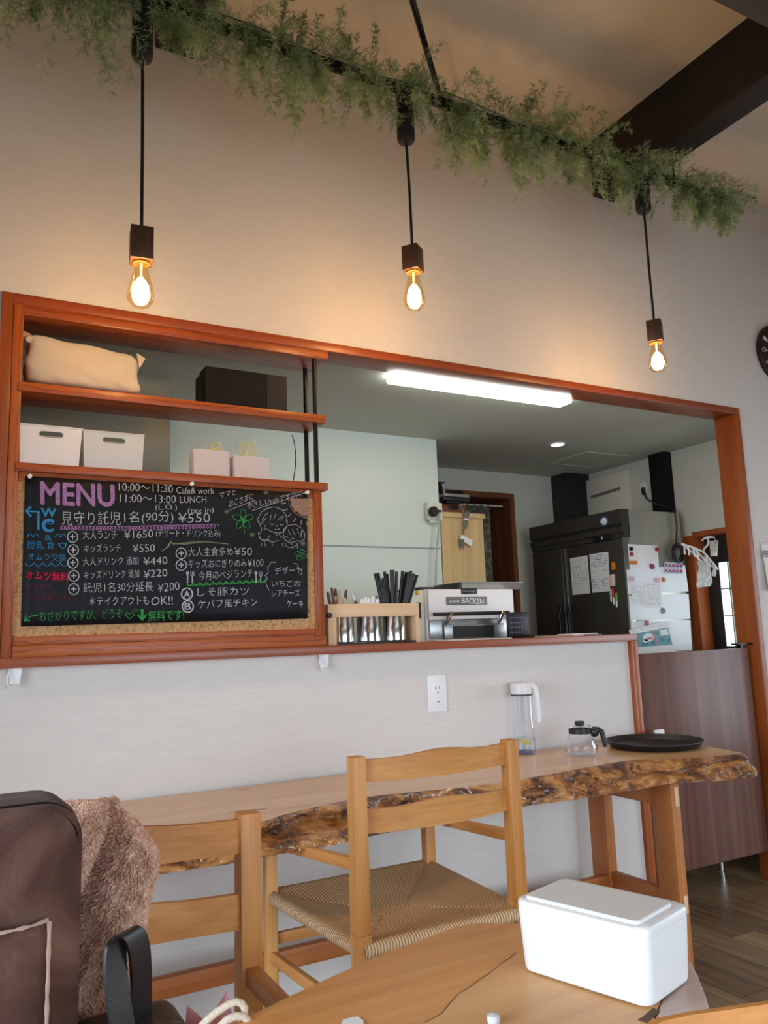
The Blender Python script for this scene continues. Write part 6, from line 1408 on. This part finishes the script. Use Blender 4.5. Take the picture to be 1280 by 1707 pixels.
tst = (sd_fn(.51, .5)-sd_fn(.5, .5)).cross(sd_fn(.5, .51)-sd_fn(.5, .5)); scatter(sd_fn, 2500, 1 if tst.x > 0 else -1)
o = g.build('pile', M['fleece'], t); o['kind'] = 'stuff'
# black handbag with a strap loop
t = thing('black_handbag', 'black leather handbag strap looping up beside the brown fleece', 'handbag', (.24, 1.21, SZ))
ys = 1.17
lp = [(208, 1740), (200, 1690), (194, 1640), (193, 1600), (198, 1572), (212, 1560), (228, 1566), (238, 1590), (243, 1630), (245, 1680), (246, 1740)]
pts = [onY(x, y, ys) for x, y in lp]
def smooth(P, k=6):
    out = []
    for i in range(len(P)-1):
        a, b, c_, d = P[max(0, i-1)], P[i], P[i+1], P[min(len(P)-1, i+2)]
        for j in range(k):
            u = j/k; out.append(.5*((2*b)+(c_-a)*u+(2*a-5*b+4*c_-d)*u*u+(3*b-a-3*c_+d)*u**3))
    return out+[P[-1]]
pts = smooth(pts)
g = G(); n = len(pts); W2 = .021; vs = []; wdir = Vector((-.62, -.55, .0)).normalized()
for i, p in enumerate(pts):
    f = i/(n-1); q_ = Vector((p.x, ys+.05*f-.01, p.z)); tt = (pts[min(i+1, n-1)]-pts[max(0, i-1)]).normalized(); wd_ = wdir*(W2 if f < .5 else W2*(1-.0*f)); nr = tt.cross(wd_).normalized()*.0022
    vs += [q_-wd_-nr, q_+wd_-nr, q_+wd_+nr, q_-wd_+nr]
g.add(vs, [(4*i+k_, 4*i+(k_+1) % 4, 4*i+4+(k_+1) % 4, 4*i+4+k_) for i in range(n-1) for k_ in range(4)], True)
M['leather'] = plain('black leather', (22, 22, 25), .38, bump=.06, bscale=300)
g.build('strap', M['leather'], t, recalc=True)
zbt = min(p.z for p in pts)+.02
g = G(); g.bm(superbox(.17, .32, 1.155, 1.265, SZ+.001, max(zbt, SZ+.1), 8, 10), None, True); g.build('body', M['leather'], t)
# pink paper bag with rope handles
yq = 1.195
t = thing('pink_paper_bag', 'small pink paper gift bag with cream rope handles on the chair seat', 'bag', (.375, 1.2, SZ))
a0, a1, a2, a3 = onY(311, 1677, yq-.03), onY(352, 1692, yq-.05), onY(377, 1648, yq+.03), onY(406, 1692, yq-.0)
fl_ = Vector((.308, 1.165, 0)); fr_ = Vector((.415, 1.165, 0)); br_ = Vector((.415, 1.24, 0)); bl_ = Vector((.308, 1.24, 0))
g = G(); zb_ = SZ+.002
tl = onY(312, 1676, 1.24); tr_ = onY(379, 1648, 1.24); fr2 = onY(405, 1692, 1.165); f_l = onY(330, 1718, 1.165)
ringb = [Vector((p.x, p.y, zb_)) for p in (fl_, fr_, br_, bl_)]
rt_ = [f_l, Vector((fr_.x, 1.165, fr2.z)), tr_, tl]
mid_l = (f_l+tl)/2+Vector((.03, 0, -.02)); mid_r = (rt_[1]+tr_)/2+Vector((-.035, 0, -.03)); back_mid = (tl+tr_)/2+Vector((0, 0, -.035))
vs = ringb+[rt_[0], rt_[1], mid_r, rt_[2], back_mid, rt_[3], mid_l]
g.add(vs, [(3, 2, 1, 0), (0, 1, 5, 4), (1, 2, 7, 6), (1, 6, 5), (2, 3, 9, 8), (2, 8, 7), (3, 0, 10), (3, 10, 9), (0, 4, 10)])
g.build('paper', frosted('pink paper', (252, 220, 228), 1.0, .55, .6), t, solid=.0012)
rope = plain('cream rope', (226, 208, 186), .9, bump=.5, bscale=400)
y_ = 1.155
g = G(); g.tube([onY(x, y, y_) for x, y in ((334, 1712), (345, 1701), (360, 1688), (378, 1676), (392, 1670), (402, 1672), (408, 1681), (407, 1694), (400, 1706))], .0052, 10); g.build('rope_handle', rope, t)
g = G(); g.tube([onY(x, y, y_-.012) for x, y in ((366, 1712), (378, 1700), (392, 1694), (404, 1694), (412, 1700), (414, 1712))], .0052, 10); g.build('rope_handle', rope, t)

# ------------------------------------------------------------------ light track, pendants, garland
YTK, ZTK = 2.4, 3.245
xe = onY(1197, 324, YTK).x
t = thing('light_track', 'long black light track hanging under the dark beams', 'light track', (1.5, YTK, ZTK))
G().box(-.6, xe, YTK-.017, YTK+.017, ZTK-.012, ZTK+.018, .002).build('rail', M['black_matte'], t)
G().box(xe, xe+.012, YTK-.019, YTK+.019, ZTK-.014, ZTK+.02, .002).build('end_cap', plain('grey end cap', (74, 78, 84), .4), t)
for x in (.70, 2.97): G().tube([(x, YTK, ZTK+.015), (x, YTK, 3.47 if x < 1 else 3.41)], .006, 8).build('hanger_rod', M['black_metal'], t)
def pendant(px_can, px_block_top, px_block_bot, bulb_bot, rot, label, bw):
    c = onY(px_can[0], px_can[1], YTK); x = c.x; bt = onY(px_block_top[0], px_block_top[1], YTK); bb = onY(px_block_bot[0], px_block_bot[1], YTK); xb = bt.x
    t = thing('pendant_lamp', label, 'pendant lamp', (x, YTK, bb.z-.13), 'edison pendant lamps on the track')
    zc = c.z
    G().lathe([(0, ZTK-.01), (.034, ZTK-.01), (.0345, zc+.014), (.030, zc+.003), (.022, zc), (0, zc)], (x, YTK, 0), 28).build('canopy', M['black'], t, label='black cylindrical canopy')
    G().tube([(x, YTK, zc+.002), (x+.002, YTK, zc-.06), (xb-.001, YTK, (zc+bt.z)/2), (xb, YTK, bt.z)], .0055, 8).build('cord', M['black'], t, label='black cord')
    R_ = Matrix.Translation((xb, YTK, 0)) @ Matrix.Rotation(rot, 4, 'Z'); h = bw/2
    z0, z1 = bb.z, bt.z
    g = G(); g.box(-h, h, -h, h, z0, z1, .0015); g.xf(R_); g.build('socket_block', M['darkwood'], t, label='dark wooden socket block')
    G().lathe([(.026, z0+.002), (.026, z0-.006), (.018, z0-.006), (.018, z0+.001)], (xb, YTK, 0), 24).build('socket_ring', plain('brass ring', (206, 160, 84), .3, metal=.8), t)
    zbm = onY(bulb_bot[0], bulb_bot[1], YTK).z; L_ = z0-zbm
    b = G().lathe([(.019, z0), (.0205, z0-L_*.12), (.027, z0-L_*.3), (.037, z0-L_*.55), (.0415, z0-L_*.70), (.039, z0-L_*.84), (.027, z0-L_*.95), (.013, z0-L_*.993), (0, zbm)], (xb, YTK, 0), 32).build('bulb', M['bulbglass'], t, label='amber glass bulb')
    G().lathe([(0, z0-.004), (.0035, z0-.004), (.003, z0-L_*.4), (0, z0-L_*.4)], (xb, YTK, 0), 10).build('glass_stem', M['stem'], b)
    g = G()
    for k_ in range(6):
        a = 2*PI*k_/6; c_, s_ = math.cos(a), math.sin(a)
        g.tube([(xb+.005*c_, YTK+.005*s_, z0-L_*.36), (xb+.017*c_, YTK+.017*s_, z0-L_*.5), (xb+.022*c_, YTK+.022*s_, z0-L_*.70), (xb+.013*c_, YTK+.013*s_, z0-L_*.9)], [.004, .0062, .0068, .005], 8)
    g.build('filament', M['filament'], b, label='glowing filaments')
    l = bpy.data.lights.new('bulb_light', 'POINT'); l.energy = 9; l.color = (1, .64, .33); l.shadow_soft_size = .031
    lo = bpy.data.objects.new('bulb_light', l); C.objects.link(lo); lo.parent = t; lo.location = (Vector((xb, YTK, z0-L_*.68))-W[t])*S
pendant((237, 100), (236, 384), (233, 437), (230, 512), -.12, 'edison pendant lamp hanging leftmost, above the canvas bundle', .068)
pendant((677, 238), (687, 413), (686, 452), (688, 517), .62, 'edison pendant lamp in the middle of the row of three', .062)
pendant((1073, 354), (1090, 536), (1091, 570), (1098, 620), .60, 'edison pendant lamp nearest the wall clock', .062)

def fern_mat():
    mt, nt, N, L, P = newmat('asparagus fern'); tc = N.new('ShaderNodeTexCoord')
    n = N.new('ShaderNodeTexNoise'); n.inputs['Scale'].default_value = 14; n.inputs['Detail'].default_value = 3; L.new(tc.outputs['Object'], n.inputs['Vector'])
    r = ramp(N, [(.3, srgb(112, 132, 84)), (.5, srgb(164, 184, 134)), (.7, srgb(208, 220, 172))]); L.new(n.outputs['Fac'], r.inputs['Fac']); L.new(r.outputs[0], P.inputs['Base Color']); P.inputs['Roughness'].default_value = .6; P.inputs['Specular IOR Level'].default_value = .25
    o = N['Material Output']; tl = N.new('ShaderNodeBsdfTranslucent'); L.new(r.outputs[0], tl.inputs[0]); mx = N.new('ShaderNodeMixShader'); mx.inputs[0].default_value = .25; L.new(P.outputs[0], mx.inputs[1]); L.new(tl.outputs[0], mx.inputs[2]); L.new(mx.outputs[0], o.inputs['Surface']); return mt
random.seed(77)
fv, ff = [], []
def needle(p, d, ln, wd):
    s_ = d.cross(Vector((random.uniform(-1, 1), random.uniform(-1, 1), random.uniform(-1, 1))))
    if s_.length < 1e-6: return
    s_ = s_.normalized()*wd; i = len(fv); fv.extend((p-s_, p+s_, p+d*ln)); ff.append((i, i+1, i+2))
def ribbon(pts, w0, w1):
    n = len(pts)
    for k_ in range(n-1):
        d = pts[k_+1]-pts[k_]; s_ = d.cross(Vector((.3, -1, .2))).normalized(); wa = w0+(w1-w0)*k_/(n-1); wb = w0+(w1-w0)*(k_+1)/(n-1)
        i = len(fv); fv.extend((pts[k_]-s_*wa, pts[k_]+s_*wa, pts[k_+1]+s_*wb, pts[k_+1]-s_*wb)); ff.append((i, i+1, i+2, i+3))
def rnd(a, b): return random.uniform(a, b)
def sprig(p0, d0, ln, droop, dens=1.0):
    n = 9; p = Vector(p0); d = Vector(d0).normalized(); pts = [p.copy()]
    for k_ in range(n):
        d = (d+Vector((rnd(-.12, .12), rnd(-.12, .12), -droop/n*1.6+rnd(-.08, .08)))).normalized(); p = p+d*ln/n; pts.append(p.copy())
    ribbon(pts, .0016, .0006)
    for k_ in range(1, n+1):
        for s_ in range(3 if dens > .8 else 2):
            a = pts[k_]; dd = (pts[k_]-pts[k_-1]).normalized(); side = dd.cross(Vector((rnd(-1, 1), rnd(-1, 1), rnd(-1, 1)))).normalized()
            bd = (dd*rnd(.35, .8)+side*rnd(.6, 1)).normalized(); bl = ln*rnd(.16, .30)*(1.15-k_/n*.75); m_ = 6
            q_ = a.copy(); bp_ = [q_.copy()]; e_ = bd.copy()
            for j in range(m_):
                e_ = (e_+Vector((0, 0, rnd(-.16, .06)))).normalized(); q_ = q_+e_*bl/m_; bp_.append(q_.copy())
                for _ in range(2):
                    nd = (e_*rnd(.3, .9)+Vector((rnd(-1, 1), rnd(-1, 1), rnd(-1, 1)))*.8).normalized(); needle(q_, nd, rnd(.011, .023), .0010)
            ribbon(bp_, .0009, .0004)
def along(x): return Vector((x, YTK+rnd(-.03, .02), ZTK+rnd(-.02, .035)))
cnt = 0
xcur = -.25
while xcur < 3.30:
    xcur += rnd(.0075, .015)
    hang = .5+.5*math.sin(xcur*9+1)*math.sin(xcur*3.3)
    ang_ = rnd(0, 2*PI); d0 = Vector((rnd(-.9, .9), rnd(-.8, .35), rnd(-.7, .85)))
    ln = rnd(.12, .21)
    sprig(along(xcur), d0, ln, rnd(.5, 1.5))
for cx_, w_, zlow, k_ in ((-.15, .12, .20, 12), (.05, .12, .26, 14), (.20, .08, .24, 12), (.33, .06, .37, 12), (.60, .06, .18, 6), (.78, .08, .22, 10), (.98, .06, .30, 12), (1.08, .05, .26, 8), (1.35, .06, .20, 6), (1.72, .05, .31, 12), (1.80, .04, .28, 8), (1.98, .06, .33, 12), (2.10, .05, .28, 9), (2.30, .06, .22, 7), (2.62, .06, .24, 9), (2.98, .08, .20, 8), (3.12, .06, .23, 10), (3.26, .05, .22, 9)):
    for _ in range(k_):
        sprig(along(cx_+rnd(-w_, w_)), Vector((rnd(-.35, .35), rnd(-.45, .1), rnd(-1, -.5))), zlow*rnd(.65, 1.02), .8)
for _ in range(16): sprig(along(rnd(3.16, 3.28)), Vector((rnd(.3, 1), rnd(-.4, .3), rnd(-.5, .6))), rnd(.14, .24), rnd(.6, 1.3))
for x in (1.02, 1.30, 1.55, 2.05, 2.2): 
    for _ in range(5): sprig(along(x+rnd(-.08, .08)), Vector((rnd(-.3, .3), rnd(-.3, .2), rnd(.5, 1))), rnd(.13, .19), rnd(.2, .7))
t = thing('fern_garland', 'long garland of artificial green asparagus fern wound along the black light track', 'garland', (1.5, YTK, 3.0))
g = G(); g.v = fv; g.f = [list(f) for f in ff]; g.sm = [False]*len(ff); o = g.build('foliage', fern_mat(), t)
g = G(); pts = [Vector((x, YTK-.022+.012*math.sin(x*7), ZTK+.02+.012*math.cos(x*7))) for x in [-.3+3.55*i/60 for i in range(61)]]; g.tube(pts, .0022, 6); g.build('vine', plain('vine stem', (70, 84, 50), .7), t)
bpy.context.view_layer.update()
